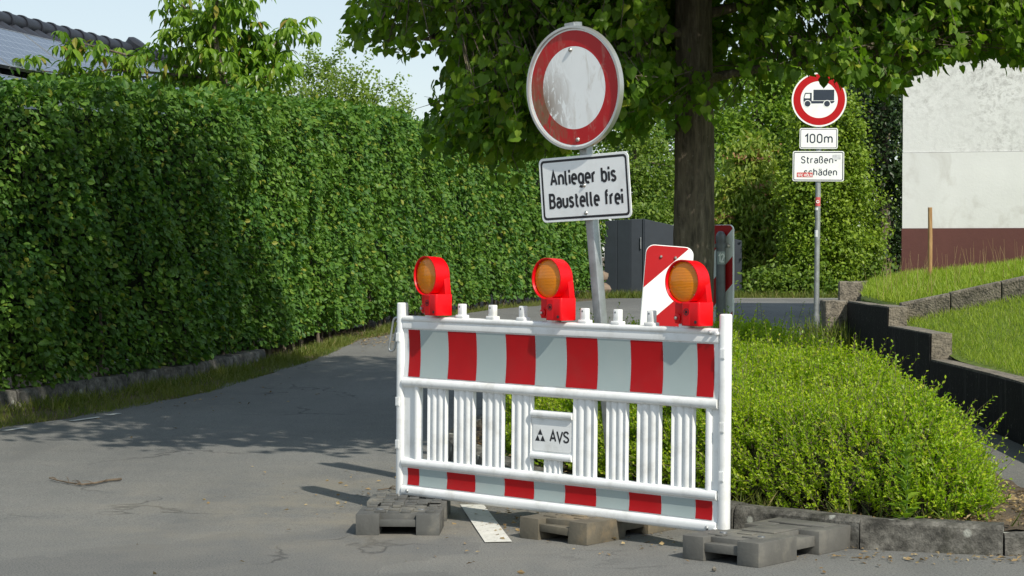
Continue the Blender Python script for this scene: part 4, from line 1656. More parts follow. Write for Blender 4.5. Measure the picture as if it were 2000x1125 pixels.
# ------------------------------------------------------------------ dark steel gate at the far side
YG = 43.0
gg = float(gz(YG))
gt = thing('steel_gate', 'anthracite sheet steel gate and fence across the far side of the road', 'gate', M=Matrix.Translation((0, YG, gg)))
a0, a1, a2 = at(1181, 432, YG), at(1232, 429, YG), at(1256, 428, YG)


def panel(name, p, q, z0, zp, zq, t=.05, parent=gt, bev=.01):
    """upright sheet from p to q (x, y offsets), sloping top"""
    d = Vector((q[0] - p[0], q[1] - p[1], 0)).normalized()
    nn_ = Vector((-d.y, d.x, 0)) * t
    mb = MB()
    v = [(p[0], p[1], z0), (q[0], q[1], z0), (q[0], q[1], zq), (p[0], p[1], zp)]
    v2 = [(x + nn_.x, y + nn_.y, z) for x, y, z in v]
    mb.add(v + v2, [(0, 1, 2, 3), (4, 7, 6, 5), (0, 4, 5, 1), (1, 5, 6, 2), (2, 6, 7, 3), (3, 7, 4, 0)])
    return mb.build(name, M['gate'], parent, bevel=bev, seg=1)


H = a0.z - gg
panel('fence_panel', (a0.x, .15), (a0.x + .27, .08), .03, H, H + .03)
panel('fence_panel', (a0.x + .275, .08), (a1.x - .005, .0), .03, H + .03, H + .04)
gl = panel('gate_leaf', (a1.x, 0), (a2.x, .0), .06, H + .045, H + .05)
mb = MB()
hx = at(1252, 475, YG)
mb.box((hx.x - .02, -.05, hx.z - gg - .13), (hx.x + .0, -.02, hx.z - gg + .13))
mb.box((hx.x - .02, -.03, hx.z - gg - .13), (hx.x + .0, .005, hx.z - gg - .10))
mb.box((hx.x - .02, -.03, hx.z - gg + .10), (hx.x + .0, .005, hx.z - gg + .13))
mb.build('handle', M['galv'], gl, bevel=.004, seg=1)
e = at(1447, 470, 43.6)
for k in range(3):
    t0, t1 = k / 3, (k + 1) / 3 - .002
    p = (a2.x + .03 + (e.x - a2.x) * t0, .6 * t0)
    q = (a2.x + .03 + (e.x - a2.x) * t1, .6 * t1)
    Hs = H + .05
    He = e.z - gg
    panel('fence_panel', p, q, .04, Hs + (He - Hs) * t0, Hs + (He - Hs) * t1)
mb = MB()
mb.box((a2.x - .005, -.03, 0), (a2.x + .028, .06, H + .06))
mb.build('gate_post', M['gate'], gt, bevel=.006, seg=1)


def boulder(label, c, r, seed, mat):
    rs_ = random.Random(seed)
    b = bmesh.new()
    bmesh.ops.create_icosphere(b, subdivisions=2, radius=1)
    off = [Vector((rs_.uniform(-1, 1), rs_.uniform(-1, 1), rs_.uniform(-1, 1))).normalized() for _ in range(7)]
    for v in b.verts:
        k = 1 + .10 * sum(max(0, v.co.dot(o)) ** 3 * rs_.choice((-1, 1)) for o in off)
        v.co = Vector((v.co.x * r[0], v.co.y * r[1], v.co.z * r[2])) * k
    me = bpy.data.meshes.new('boulder')
    b.to_mesh(me)
    b.free()
    me.materials.append(mat)
    o = link('boulder', me, None, c)
    tag(o, label, 'boulder', 'boulders by the steel gate')


M['sandstone'] = plain('sandstone', (0.20, 0.15, 0.11), .9, var=.3, scale=6, bmp=.5, bscale=20)
bo = at(1174, 565, 42)
boulder('wide brown boulder lying on the ground beside the gate', bo, (.22, .2, .17), 1, M['sandstone'])
bo2 = at(1174, 540, 42)
boulder('smaller rounded boulder resting on top of the wide one', (bo2.x, bo2.y, bo.z + .28), (.16, .15, .13), 4, M['sandstone'])

# ------------------------------------------------------------------ neighbour's house behind the hedge: roof with solar panels
ra, rb = at(0, 36, 24.0), at(318, 112, 28.4)
rd = (rb - ra)
rd.z = 0
rdir = rd.normalized()
rz = (ra.z + rb.z) / 2
down_h = Vector((rdir.y, -rdir.x, 0))
PIT = R(36)
down = down_h * math.cos(PIT) - Vector((0, 0, math.sin(PIT)))
rn = rdir.cross(down) * -1
if rn.z < 0:
    rn = -rn
start = ra - rdir * 3.2
Lr = 3.2 + rd.length + .15
slope = (rb.z - ra.z) / rd.length
rdir3 = Vector((rdir.x, rdir.y, slope)).normalized()
down3 = (down - rdir3 * down.dot(rdir3)).normalized()
rn3 = down3.cross(rdir3)
if rn3.z < 0:
    rn3 = -rn3
s0 = ra - rdir3 * 3.2
rM = Matrix(((rdir3.x, down3.x, rn3.x, s0.x), (rdir3.y, down3.y, rn3.y, s0.y), (rdir3.z, down3.z, rn3.z, s0.z), (0, 0, 0, 1)))
if rM.to_3x3().determinant() < 0:
    pass
bung = thing('bungalow', 'house behind the hedge with dark tiled roof and solar panels', 'house', M=rM)
roof = MB().box((0, .02, -.20), (Lr, 4.6, -.035)).build('roof', M['tile'], bung)
# other slope and walls
back = Vector((0, 0, 0))
inv = rM.inverted()


def loc_dir(v):
    return inv.to_3x3() @ Vector(v)


dback = loc_dir(-down_h * math.cos(PIT) - Vector((0, 0, math.sin(PIT))))
mb = MB()
o1, o2 = Vector((0, .0, -.05)), Vector((Lr, .0, -.05))
mb.add([o1, o2, o2 + dback * 4.6, o1 + dback * 4.6, o1 - Vector((0, 0, .15)), o2 - Vector((0, 0, .15)), o2 + dback * 4.6 - Vector((0, 0, .15)), o1 + dback * 4.6 - Vector((0, 0, .15))],
       [(0, 1, 2, 3), (7, 6, 5, 4), (0, 4, 5, 1), (1, 5, 6, 2), (2, 6, 7, 3), (3, 7, 4, 0)])
mb.build('rear_roof', M['tile'], bung)
up = loc_dir((0, 0, 1))
dh = loc_dir(down_h)
mb = MB()
ev = 4.1 * math.cos(PIT)
eh = 4.1 * math.sin(PIT)
q = []
for xx in (.3, Lr - .3):
    b_ = Vector((xx, 0, -.25))
    q += [b_ + dh * ev - up * eh, b_ - dh * ev - up * eh, b_ - dh * ev - up * 4.6, b_ + dh * ev - up * 4.6, b_]
mb.add(q, [(0, 1, 6, 5), (1, 2, 7, 6), (3, 0, 5, 8), (0, 4, 1), (5, 9, 6), (0, 1, 2, 3), (5, 6, 7, 8)])
mb.build('wall', M['smooth_render'], bung)
# ridge tiles, overlapping
n = int(Lr / .37)
me_ridge = None
for i in range(n):
    x0 = i * .37
    if me_ridge is None:
        mb = MB()
        v, fs = [], []
        for (x, r_) in ((-.01, .125), (.05, .125), (.052, .112), (.40, .100)):
            for k in range(11):
                a = R(-10 + 200 * k / 10)
                v.append((x, r_ * math.cos(a), r_ * math.sin(a) * .9 - .02))
            for k in range(11):
                a = R(190 - 200 * k / 10)
                v.append((x, (r_ - .016) * math.cos(a), (r_ - .016) * math.sin(a) * .9 - .02))
        for s in range(3):
            for k in range(22):
                fs.append((s * 22 + k, s * 22 + (k + 1) % 22, (s + 1) * 22 + (k + 1) % 22, (s + 1) * 22 + k))
        for s in (0, 3):
            for k in range(10):
                fs.append((s * 22 + k, s * 22 + k + 1, s * 22 + 20 - k, s * 22 + 21 - k))
        mb.add(v, fs)
        o = mb.build('ridge_tile', M['tile'], bung, smooth=.6)
        me_ridge = o.data
    else:
        o = link('ridge_tile', me_ridge, bung)
    o.location = (x0, 0, .01)
mb = MB()
mb.lathe([(.0, .17), (.10, .165), (.15, .13), (.15, .06)], 20, axis='z')
mb.build('ridge_vent', M['tile'], bung, loc=(Lr - 1.15, .02, 0), smooth=.6)
# roof tiles: two courses under the ridge, each tile a part
me_tile = None
tw, tl = .30, .36
for row in range(2):
    for i in range(int(Lr / tw)):
        if me_tile is None:
            mb = MB()
            prof = [(0, 0), (.04, .028), (.09, .040), (.14, .028), (.18, .006), (.24, 0), (.295, .006)]
            v = [(x, y, z + (0.03 if y > .2 else 0)) for y in (0, tl + .03) for (x, z) in prof] + [(x, y, z + (0.03 if y > .2 else 0) - .016) for y in (0, tl + .03) for (x, z) in prof]
            m_ = len(prof)
            fs = []
            for k in range(m_ - 1):
                fs += [(k, k + 1, m_ + k + 1, m_ + k), (2 * m_ + k, 3 * m_ + k, 3 * m_ + k + 1, 2 * m_ + k + 1), (m_ + k, m_ + k + 1, 3 * m_ + k + 1, 3 * m_ + k), (k, 2 * m_ + k, 2 * m_ + k + 1, k + 1)]
            fs += [(0, m_, 3 * m_, 2 * m_), (m_ - 1, 3 * m_ - 1, 4 * m_ - 1, 2 * m_ - 1)]
            mb.add(v, fs)
            o = mb.build('roof_tile', M['tile'], bung, smooth=.5)
            me_tile = o.data
        else:
            o = link('roof_tile', me_tile, bung)
        o.location = (i * tw + random.uniform(-.003, .003), .05 + row * tl, -.028)
# the rest of the courses, too low behind the hedge to pick apart
mb = MB()
for row in range(2, 12):
    for i in range(int(Lr / tw)):
        x0, y0 = i * tw, .05 + row * tl
        mb.add([(x0, y0, -.03), (x0 + .09, y0, .008), (x0 + .18, y0, -.026), (x0 + .295, y0, -.03), (x0, y0 + tl + .02, -.004), (x0 + .09, y0 + tl + .02, .036), (x0 + .18, y0 + tl + .02, .002), (x0 + .295, y0 + tl + .02, -.004)],
               [(0, 1, 5, 4), (1, 2, 6, 5), (2, 3, 7, 6), (4, 5, 6, 7)])
o = mb.build('tile_courses', M['tile'], bung)
o['kind'] = 'stuff'
# solar panels
pw, ph = 1.68, 1.0
for r_ in range(3):
    yy = .56 + r_ * (ph + .03) + (.22 if r_ >= 1 else 0)
    for i in range(5):
        x0 = -.55 + i * (pw + .025)
        if x0 < 0 and r_ < 3:
            x0_, w_ = 0.05, pw + x0 - .05
        else:
            x0_, w_ = x0, pw
        if x0_ + w_ > Lr - .1:
            w_ = Lr - .1 - x0_
        if w_ < .4:
            continue
        mb = MB()
        mb.box((0, 0, .07), (w_, ph, .105))
        sp_ = mb.build('solar_panel', M['galv_dull'], bung, loc=(x0_, yy, 0))
        mb = MB()
        mb.box((.012, .012, .104), (w_ - .012, ph - .012, .108))
        mb.build('solar_glass', M['solar'], sp_)
        mb = MB()
        for (lo, hi) in (((0, 0, .1055), (w_, .011, .111)), ((0, ph - .011, .1055), (w_, ph, .111)), ((0, .0112, .1055), (.011, ph - .0112, .111)), ((w_ - .011, .0112, .1055), (w_, ph - .0112, .111))):
            mb.box(lo, hi)
        mb.build('frame', M['galv'], sp_)

# ------------------------------------------------------------------ the clipped hedge
hp = np.array(HEDGE_BASE)
hseg = np.linalg.norm(np.diff(hp, axis=0), axis=1)
hs = np.concatenate([[0], np.cumsum(hseg)])
HTOT = hs[-1]


def hedge_pt(s):
    x = np.interp(s, hs, hp[:, 0])
    y = np.interp(s, hs, hp[:, 1])
    x2 = np.interp(s + .4, hs, hp[:, 0]) - np.interp(s - .4, hs, hp[:, 0])
    y2 = np.interp(s + .4, hs, hp[:, 1]) - np.interp(s - .4, hs, hp[:, 1])
    L = np.hypot(x2, y2) + 1e-9
    return x, y, y2 / L, -x2 / L        # outward normal towards the road


def hedge_height(y):
    return np.interp(y, [10, 15.5, 18.5, 21.5, 24, 26.3, 31, 43], [2.6, 2.64, 2.72, 2.80, 2.88, 2.95, 2.93, 3.02])


def lump(s, v):
    return .05 * np.sin(s * 2.3 + 1.1 * np.sin(v * 2.1)) + .04 * np.sin(s * 5.1 + v * 3.7) + .035 * np.sin(v * 5.3 - s * 1.7 + .7) + .02 * np.sin(s * 11 + v * 9)


hedge = thing('hedge', 'tall clipped hornbeam hedge running along the road', 'hedge')


def hedge_leaves():
    Ps, Ts, Ns, Ss = [], [], [], []
    # front face
    for (s0_, s1_, dens, sz) in ((2.0, 14.0, 1750, .063), (14.0, 24.0, 1050, .075), (24.0, HTOT, 620, .095)):
        hh = 2.95
        n_ = int((s1_ - s0_) * hh * dens)
        s = rng.uniform(s0_, s1_, n_)
        v = rng.uniform(0.055, 1.0, n_)
        x, y, nx_, ny_ = hedge_pt(s)
        H_ = hedge_height(y)
        z = v * H_
        layer = rng.random(n_) ** 1.5 * .20
        roundtop = np.where(v > .93, (v - .93) * 2.2, 0) + np.where(v < .14, (.14 - v) * .8, 0)
        off = lump(s, z) - layer - roundtop + .02 * rng.normal(size=n_)
        hol = np.sin(s * 3.7 + 1.3 * np.sin(z * 4.1)) + np.sin(z * 6.3 + 2 * np.sin(s * 1.9)) + .8 * np.sin(s * 8.3 - z * 7.1)
        kh = ~((hol > 1.75) & (layer < .13) & (rng.random(n_) < .8))
        x, y, nx_, ny_, z, off, s = x[kh], y[kh], nx_[kh], ny_[kh], z[kh], off[kh], s[kh]
        n_ = len(x)
        P = np.stack([x + nx_ * off, y + ny_ * off, gz(y) + z], 1)
        out = np.stack([nx_, ny_, np.zeros(n_)], 1)
        tan = np.stack([-ny_, nx_, np.zeros(n_)], 1)
        Ps.append(P)
        Ns.append(out * .7 + np.array([0, 0, .7]) + .8 * rng.normal(size=(n_, 3)))
        Ts.append(out * .55 + np.array([0, 0, -.55]) + tan * rng.normal(size=(n_, 1)) * .75 + .45 * rng.normal(size=(n_, 3)))
        Ss.append(sz * rng.uniform(.65, 1.2, n_))
    # clipped top
    n_ = int(HTOT * 1.0 * 850)
    s = rng.uniform(2.0, HTOT, n_)
    w = rng.uniform(-.02, 1.1, n_)
    x, y, nx_, ny_ = hedge_pt(s)
    z = hedge_height(y) + .05 * np.sin(s * 1.9) + .03 * np.sin(s * 4.7 + w * 4) - rng.random(n_) ** 1.5 * .14 + np.where(rng.random(n_) < .04, rng.random(n_) * .12, 0) - np.where(w < .12, (.12 - w) * .4, 0)
    P = np.stack([x - nx_ * w, y - ny_ * w, gz(y) + z], 1)
    Ps.append(P)
    Ns.append(np.array([0, 0, 1.0]) + .5 * rng.normal(size=(n_, 3)))
    Ts.append(np.array([0, 0, .1]) + rng.normal(size=(n_, 3)) * .8 + np.stack([nx_, ny_, 0 * nx_], 1) * .3)
    Ss.append(.078 * rng.uniform(.6, 1.15, n_))
    return [np.concatenate(a) for a in (Ps, Ts, Ns, Ss)]


foliage(hedge, T_OVAL, *hedge_leaves(), M['hedge_leaf'], parts=300)
# shell inside the hedge, the shade there put into its dark colour
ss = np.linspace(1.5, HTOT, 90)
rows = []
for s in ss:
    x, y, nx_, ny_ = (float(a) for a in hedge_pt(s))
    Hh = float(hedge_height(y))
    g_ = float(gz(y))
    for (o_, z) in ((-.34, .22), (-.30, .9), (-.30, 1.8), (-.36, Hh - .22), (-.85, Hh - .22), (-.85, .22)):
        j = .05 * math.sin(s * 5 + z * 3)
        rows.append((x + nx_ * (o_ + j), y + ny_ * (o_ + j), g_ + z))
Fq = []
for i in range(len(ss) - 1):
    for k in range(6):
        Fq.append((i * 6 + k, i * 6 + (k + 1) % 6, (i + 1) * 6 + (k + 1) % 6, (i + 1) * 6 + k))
np_mesh('inner_shell', np.array(rows), np.array(Fq), M['hedge_core'], hedge)
# stems at the foot
mb = MB()
for s in np.arange(3.5, 30, .33):
    x, y, nx_, ny_ = (float(a) for a in hedge_pt(s))
    o_ = -.22 + random.uniform(-.08, .08)
    g_ = float(gz(y))
    b_ = Vector((x + nx_ * o_, y + ny_ * o_, g_))
    m2 = MB()
    m2.tube([b_ + Vector((0, 0, -.05)), b_ + Vector((random.uniform(-.05, .05), random.uniform(-.05, .05), .35)), b_ + Vector((random.uniform(-.1, .1), random.uniform(-.1, .1), .8))], [.022, .018, .012], 6)
    m2.build('stem', M['bark'], hedge, smooth=1.0)
# low concrete footing under the hedge
ft = thing('hedge_footing', 'low pale concrete footing at the foot of the clipped hedge', 'footing')
for i in range(9):
    s0_, s1_ = 2.0 + i * .95, 2.0 + (i + 1) * .95 - .015
    mb = MB()
    nseg = 4
    for k in range(nseg + 1):
        s = s0_ + (s1_ - s0_) * k / nseg
        x, y, nx_, ny_ = (float(a) for a in hedge_pt(s))
        g_ = float(gz(y))
        for (o_, z) in ((.02, -.1), (.01, .11), (-.005, .135), (-.16, .14), (-.16, -.1)):
            j = random.uniform(-.006, .006)
            mb.v.append((x + nx_ * (o_ + j), y + ny_ * (o_ + j), g_ + z + random.uniform(-.006, .006)))
    for k in range(nseg):
        for m_ in range(5):
            mb.f.append([k * 5 + m_, k * 5 + (m_ + 1) % 5, (k + 1) * 5 + (m_ + 1) % 5, (k + 1) * 5 + m_])
            mb.m.append(0)
    mb.f += [list(range(5)), [nseg * 5 + k for k in range(5)]]
    mb.m += [0, 0]
    mb.build('footing_block', M['kerb'], ft, smooth=.6)

# ------------------------------------------------------------------ grasses
def blades(name, P, S, mat, lean=.45, label=None):
    n_ = len(P)
    T = np.array([0, 0, 1.0]) + lean * rng.normal(size=(n_, 3))
    T[:, 2] = np.abs(T[:, 2]) + .25
    Nn = rand_dir(n_)
    V, F = leaves_np(T_BLADE, P, T, Nn, S)
    o = np_mesh(name, V, F, mat)
    o['kind'] = 'stuff'
    if label:
        o['label'] = label
    return o


# verge between hedge and road
n_ = 52000
y = rng.uniform(11, 40.5, n_) ** 1.0
y = 11 + (y - 11) * rng.random(n_) ** .6
a_, b_ = interp_path(HEDGE_BASE, y) + .02, interp_path(VERGE_EDGE, y) + .06
t_ = rng.random(n_)
x = a_ + (b_ - a_) * t_
patchy = .5 + .5 * np.sin(x * 3.1 + y * 1.3) * np.sin(y * 2.3 + 1) + .35 * rng.normal(size=n_)
bare = (np.abs(y - 24.3) < 1.0) & (rng.random(n_) < .75)
keep = (patchy > .28) & ~bare
x, y, t_ = x[keep], y[keep], t_[keep]
P = np.stack([x, y, gz(y) - .005], 1)
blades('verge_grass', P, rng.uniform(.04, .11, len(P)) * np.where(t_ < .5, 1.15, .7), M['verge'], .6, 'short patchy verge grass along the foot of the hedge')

# lawn
n_ = 62000
x = 3.64 + rng.random(n_) * 3.2
y = rng.uniform(11.5, 18.1, n_)
keep = y < edge_y(x) - .03
x, y = x[keep], y[keep]
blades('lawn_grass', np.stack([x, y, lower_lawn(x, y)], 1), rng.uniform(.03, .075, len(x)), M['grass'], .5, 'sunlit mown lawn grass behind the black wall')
n_ = 60000
x = 3.66 + rng.random(n_) * 4.0
y = edge_y(x) + .12 + (24.6 - edge_y(x)) * rng.random(n_)
P = np.stack([x, y, upper_lawn(x, y)], 1)
ppx, ppy = to_px(P)
P = P[(ppx < 2040) & (P[:, 0] > np.interp(P[:, 1], [20.1, 22.6, 23.9, 30], [3.6, 4.14, 4.82, 6.3]))]
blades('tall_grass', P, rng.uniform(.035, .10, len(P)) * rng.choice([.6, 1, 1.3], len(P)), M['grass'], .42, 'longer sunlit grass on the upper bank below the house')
# seed stalks
sel = rng.choice(len(P), 90)
st_ = P[sel]
V, F = twigs_np(st_, st_ + np.stack([rng.normal(0, .04, 90), rng.normal(0, .04, 90), rng.uniform(.2, .36, 90)], 1), .002, .001, -.02)
o = np_mesh('seed_stalks', V, F, M['straw'])
o['kind'] = 'stuff'

# tufts at the pole and pillar
n_ = 2600
x = rng.normal(3.30, .17, n_)
y = rng.normal(20.0, .5, n_)
keep = (x < 3.44) | (y > 20.4)
x, y = x[keep], y[keep]
P = np.stack([x, y, gz(y)], 1)
blades('weed_grass', P, rng.uniform(.15, .5, len(P)) * rng.choice([.5, 1], len(P)), M['verge'], .28, 'tall weedy grass at the foot of the lorry sign pole')

# ------------------------------------------------------------------ privet bush on the island
BUSH = [(2.18, 8.95), (1.85, 8.98), (1.45, 9.22), (1.05, 9.66), (.62, 10.2), (.22, 10.9), (-.02, 11.7), (-.1, 12.6), (.1, 13.8), (.5, 15.4), (1.0, 17.0), (1.5, 18.2), (2.2, 18.3), (2.38, 16.5), (2.42, 13), (2.42, 11), (2.36, 9.6)]


def bush_top(x, y):
    ins_ = in_poly(x, y, BUSH)
    d_ = poly_dist(x, y, BUSH)
    Hb = np.interp(y, [9, 10.5, 13, 16, 18.5], [.50, .50, .50, .44, .38]) + .05 * np.sin(x * 4.1 + y * 1.7) + .04 * np.sin(y * 3.3 - x * 2.2) + .025 * np.sin(x * 9.7 + y * 7.9)
    Hb = Hb * np.clip((d_ / .34), 0, 1) ** .55
    return np.where(ins_, Hb, -1)


def sample_bush(n_, depth):
    out = []
    tot = 0
    while tot < n_:
        x = rng.uniform(-.15, 2.6, 60000)
        y = 8.9 + 9.5 * rng.random(60000) ** 1.35
        z = rng.uniform(.02, .68, 60000)
        h0 = bush_top(x, y)
        e_ = .03
        gx, gy_ = (bush_top(x + e_, y) - bush_top(x - e_, y)) / (2 * e_), (bush_top(x, y + e_) - bush_top(x, y - e_)) / (2 * e_)
        gx, gy_ = np.clip(gx, -4, 4), np.clip(gy_, -4, 4)
        k_ = 1 / np.sqrt(1 + gx ** 2 + gy_ ** 2)
        dist = (h0 - z) * k_
        m_ = (h0 > 0) & (dist > 0) & (dist < depth)
        nrm = np.stack([-gx * k_, -gy_ * k_, k_], 1)
        out.append((np.stack([x, y, z + gz(y) + .08], 1)[m_], nrm[m_], dist[m_]))
        tot += m_.sum()
    P_, N_, D_ = (np.concatenate([o[i] for o in out])[:n_] for i in range(3))
    return P_, N_, D_


bush = thing('privet_bush', 'low yellow-green privet bush filling the kerbed traffic island', 'bush')
SP, SN, SD = sample_bush(29000, .13)
SL = rng.uniform(.07, .15, len(SP))
SDir = unit(SN * .8 + np.array([0, 0, .75]) + .42 * rng.normal(size=SP.shape))
# longer shoots that stick out
long_ = rng.random(len(SP)) < .05
SL = np.where(long_, SL * 2.0, SL)
bald = np.exp(-(((SP[:, 0] - 1.45) / .35) ** 2 + ((SP[:, 1] - 9.55) / .25) ** 2)) + np.exp(-(((SP[:, 0] - 1.75) / .25) ** 2 + ((SP[:, 1] - 9.25) / .2) ** 2)) * .8
kb = rng.random(len(SP)) > bald * .55
SP, SN, SD, SL, SDir, long_ = SP[kb], SN[kb], SD[kb], SL[kb], SDir[kb], long_[kb]
NL = 13
tt_ = (np.arange(NL) + .5) / NL
side = np.where(np.arange(NL) % 2 == 0, 1.0, -1.0)
ref = rand_dir(len(SP))
perp = unit(np.cross(SDir, ref))
perp2 = np.cross(SDir, perp)
alt = (np.arange(NL) // 2) % 2
lateral = np.where(alt[None, :, None] == 0, perp[:, None, :], perp2[:, None, :]) * side[None, :, None]
LP = SP[:, None, :] + SDir[:, None, :] * (SL[:, None] * tt_[None, :])[..., None] + .004 * rng.normal(size=(len(SP), NL, 3))
LT = lateral * .75 + SDir[:, None, :] * .75 + .25 * rng.normal(size=LP.shape)
LN = SDir[:, None, :] * .9 - lateral * .4 + np.array([0, 0, .4]) + .3 * rng.normal(size=LP.shape)
LS = (.024 + .008 * rng.random(LP.shape[:2])) * (1.05 - .35 * tt_[None, :]) * np.interp(SP[:, 1], [9, 14, 18], [1, 1.25, 1.5])[:, None]
foliage(bush, T_TINY, LP.reshape(-1, 3), LT.reshape(-1, 3), LN.reshape(-1, 3), LS.reshape(-1), M['bush_leaf'])
V, F = twigs_np(SP - SDir * .04, SP + SDir * SL[:, None], .0018, .0008)
np_mesh('shoots', V, F, M['twig'], bush, kind='stuff')
# bare twigs inside
TP, TN, TD = sample_bush(2200, .16)
V, F = twigs_np(TP - TN * .05, TP + unit(TN + rng.normal(size=TP.shape) * .9) * rng.uniform(.05, .14, (len(TP), 1)), .0022, .001)
np_mesh('bare_twigs', V, F, M['twig'], bush, kind='stuff')
# dark shell below the leaf layer
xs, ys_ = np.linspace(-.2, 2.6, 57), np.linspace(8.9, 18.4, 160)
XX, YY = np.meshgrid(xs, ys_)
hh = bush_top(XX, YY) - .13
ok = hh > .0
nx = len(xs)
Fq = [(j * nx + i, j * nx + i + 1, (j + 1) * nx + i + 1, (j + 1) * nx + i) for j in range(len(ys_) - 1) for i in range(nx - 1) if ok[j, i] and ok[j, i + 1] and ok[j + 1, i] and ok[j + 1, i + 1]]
np_mesh('inner_shell', np.stack([XX, YY, np.maximum(hh, 0) + gz(YY) + .09 + .02 * rng.normal(size=XX.shape)], -1).reshape(-1, 3), np.array(Fq), M['bush_core'], bush)


# broad weed in front of the bush
def weed(label, base_, h_, nl, sz, seed, name='weed', lean=(0, 0)):
    r2 = np.random.default_rng(seed)
    t = thing(name, label, 'weed', base_)
    mb = MB()
    top = Vector((lean[0], lean[1], h_))
    mb.tube([(0, 0, -.02), tuple(top * .5 + Vector((.006, 0, 0))), tuple(top)], [.004, .0032, .0015], 6)
    mb.build('stem', M['weed_stem'], t)
    tv, tf = T_LANCE
    me = bpy.data.meshes.new('leaf')
    me.from_pydata([(a * 1.6, b, c) for a, b, c in tv], [], [tuple(int(i) for i in f) for f in tf])
    me.materials.append(M['far_a'])
    for k in range(nl):
        f_ = (k + .6) / nl
        az = k * 2.4 + r2.uniform(-.3, .3)
        o = bpy.data.objects.new('leaf', me)
        COL.objects.link(o)
        o.parent = t
        s = sz * (1.1 - .65 * f_) * r2.uniform(.8, 1.2)
        d_ = Vector((math.cos(az), math.sin(az), r2.uniform(.15, .8) + f_ * .7)).normalized()
        n2 = (Vector((0, 0, 1)) - d_ * d_.z).normalized()
        x2 = d_.cross(n2)
        p_ = top * f_
        o.matrix_local = Matrix(((x2.x * s, d_.x * s, n2.x * s, p_.x), (x2.y * s, d_.y * s, n2.y * s, p_.y), (x2.z * s, d_.z * s, n2.z * s, p_.z), (0, 0, 0, 1)))
    return t


M['weed_stem'] = plain('weed_stem', (.10, .17, .03), .6, var=.2)
wp = at(1768, 1015, 8.86)
weed('upright broad-leaved weed growing in front of the privet bush', (wp.x, 8.84, .10), .40, 30, .105, 3)
# shoots of the bush that overhang towards the path
ov = []
for k in range(22):
    p0 = Vector((random.uniform(2.0, 2.25), random.uniform(9.1, 10.4), random.uniform(.15, .42)))
    d_ = Vector((random.uniform(.3, 1), random.uniform(-.5, .3), random.uniform(-.05, .9))).normalized()
    ov.append((p0, d_, random.uniform(.12, .26)))
for k in range(34):
    p0 = Vector((random.uniform(1.1, 2.3), random.uniform(11.5, 16.0), random.uniform(.46, .58)))
    ov.append((p0, Vector((random.uniform(-.2, .5), random.uniform(-.3, .2), 1)).normalized(), random.uniform(.12, .30)))
OP, OD, OL = np.array([o[0] for o in ov]), np.array([o[1] for o in ov]), np.array([o[2] for o in ov])
OP[:, 2] += gz(OP[:, 1]) + .05
NL = 24
tt_ = (np.arange(NL) + .3) / NL
side = np.where(np.arange(NL) % 2 == 0, 1.0, -1.0)
perp = unit(np.cross(OD, rand_dir(len(OP))))
bend = np.array([0, 0, .05])
LP = OP[:, None, :] + OD[:, None, :] * (OL[:, None] * tt_)[..., None] + bend * (tt_ ** 2)[None, :, None]
lat = perp[:, None, :] * side[None, :, None]
LT = lat * .8 + OD[:, None, :] * .8 + .15 * rng.normal(size=LP.shape)
LN = OD[:, None, :] - lat * .4 + .2 * rng.normal(size=LP.shape)
LS = np.broadcast_to(.028 * (1.1 - .4 * tt_)[None, :], LP.shape[:2])
foliage(bush, T_TINY, LP.reshape(-1, 3), LT.reshape(-1, 3), LN.reshape(-1, 3), LS.reshape(-1).copy(), M['bush_leaf'], name='long_shoot_leaves')
V, F = twigs_np(OP - OD * .1, OP + OD * OL[:, None] + bend, .0025, .001)
np_mesh('long_shoots', V, F, M['twig'], bush, kind='stuff')
# grass at the kerb
n_ = 420
t_ = rng.random(n_)
kx = np.interp(t_, [0, .45, 1], [2.3, 1.57, 1.05]) + rng.normal(0, .03, n_)
ky = np.interp(t_, [0, .45, 1], [8.78, 8.99, 9.46]) + np.abs(rng.normal(0, .05, n_))
clump = np.sin(kx * 17) + np.sin(kx * 41 + 1) > .1
P = np.stack([kx, ky, np.full(n_, .105)], 1)[clump]
blades('kerb_grass', P, rng.uniform(.04, .13, len(P)), M['verge'], .75, 'thin grass between the kerb and the bush')


# dead leaves and crumbs
def scatter_litter(name, P, sz, label):
    n_ = len(P)
    V, F = leaves_np(T_TINY, P, rng.normal(size=(n_, 3)) * np.array([1, 1, .15]), np.array([0, 0, 1.0]) + .35 * rng.normal(size=(n_, 3)), sz)
    o = np_mesh(name, V, F, M['straw'])
    o['kind'] = 'stuff'
    o['label'] = label
    return o


pts = []
for (cx, cy, sx_, sy_, n_) in ((2.5, 9.4, .2, .5, 700), (1.2, 9.0, .35, .1, 160), (1.9, 8.5, .4, .07, 130), (.35, 9.55, .25, .2, 260), (-.6, 10.6, .5, .5, 110), (.3, 10.9, .3, .6, 420), (-.2, 12.3, .2, .5, 260), (0, 8.6, 1.6, .35, 30), (-2.9, 16.2, .6, 1.0, 120), (-1.75, 24.3, .35, .9, 900), (1.9, 8.85, .5, .06, 220)):
    x = rng.normal(cx, sx_, n_)
    y = rng.normal(cy, sy_, n_)
    onisl = in_poly(x, y, ISL) & (poly_dist(x, y, ISL) > .12)
    z = np.where(onisl, .125, .006) + gz(y) + rng.random(n_) * .006
    pts.append(np.stack([x, y, z], 1))
pts = np.concatenate(pts)
scatter_litter('litter', pts, rng.uniform(.012, .04, len(pts)), 'dry brown leaf litter and straw along the kerb and road edge')


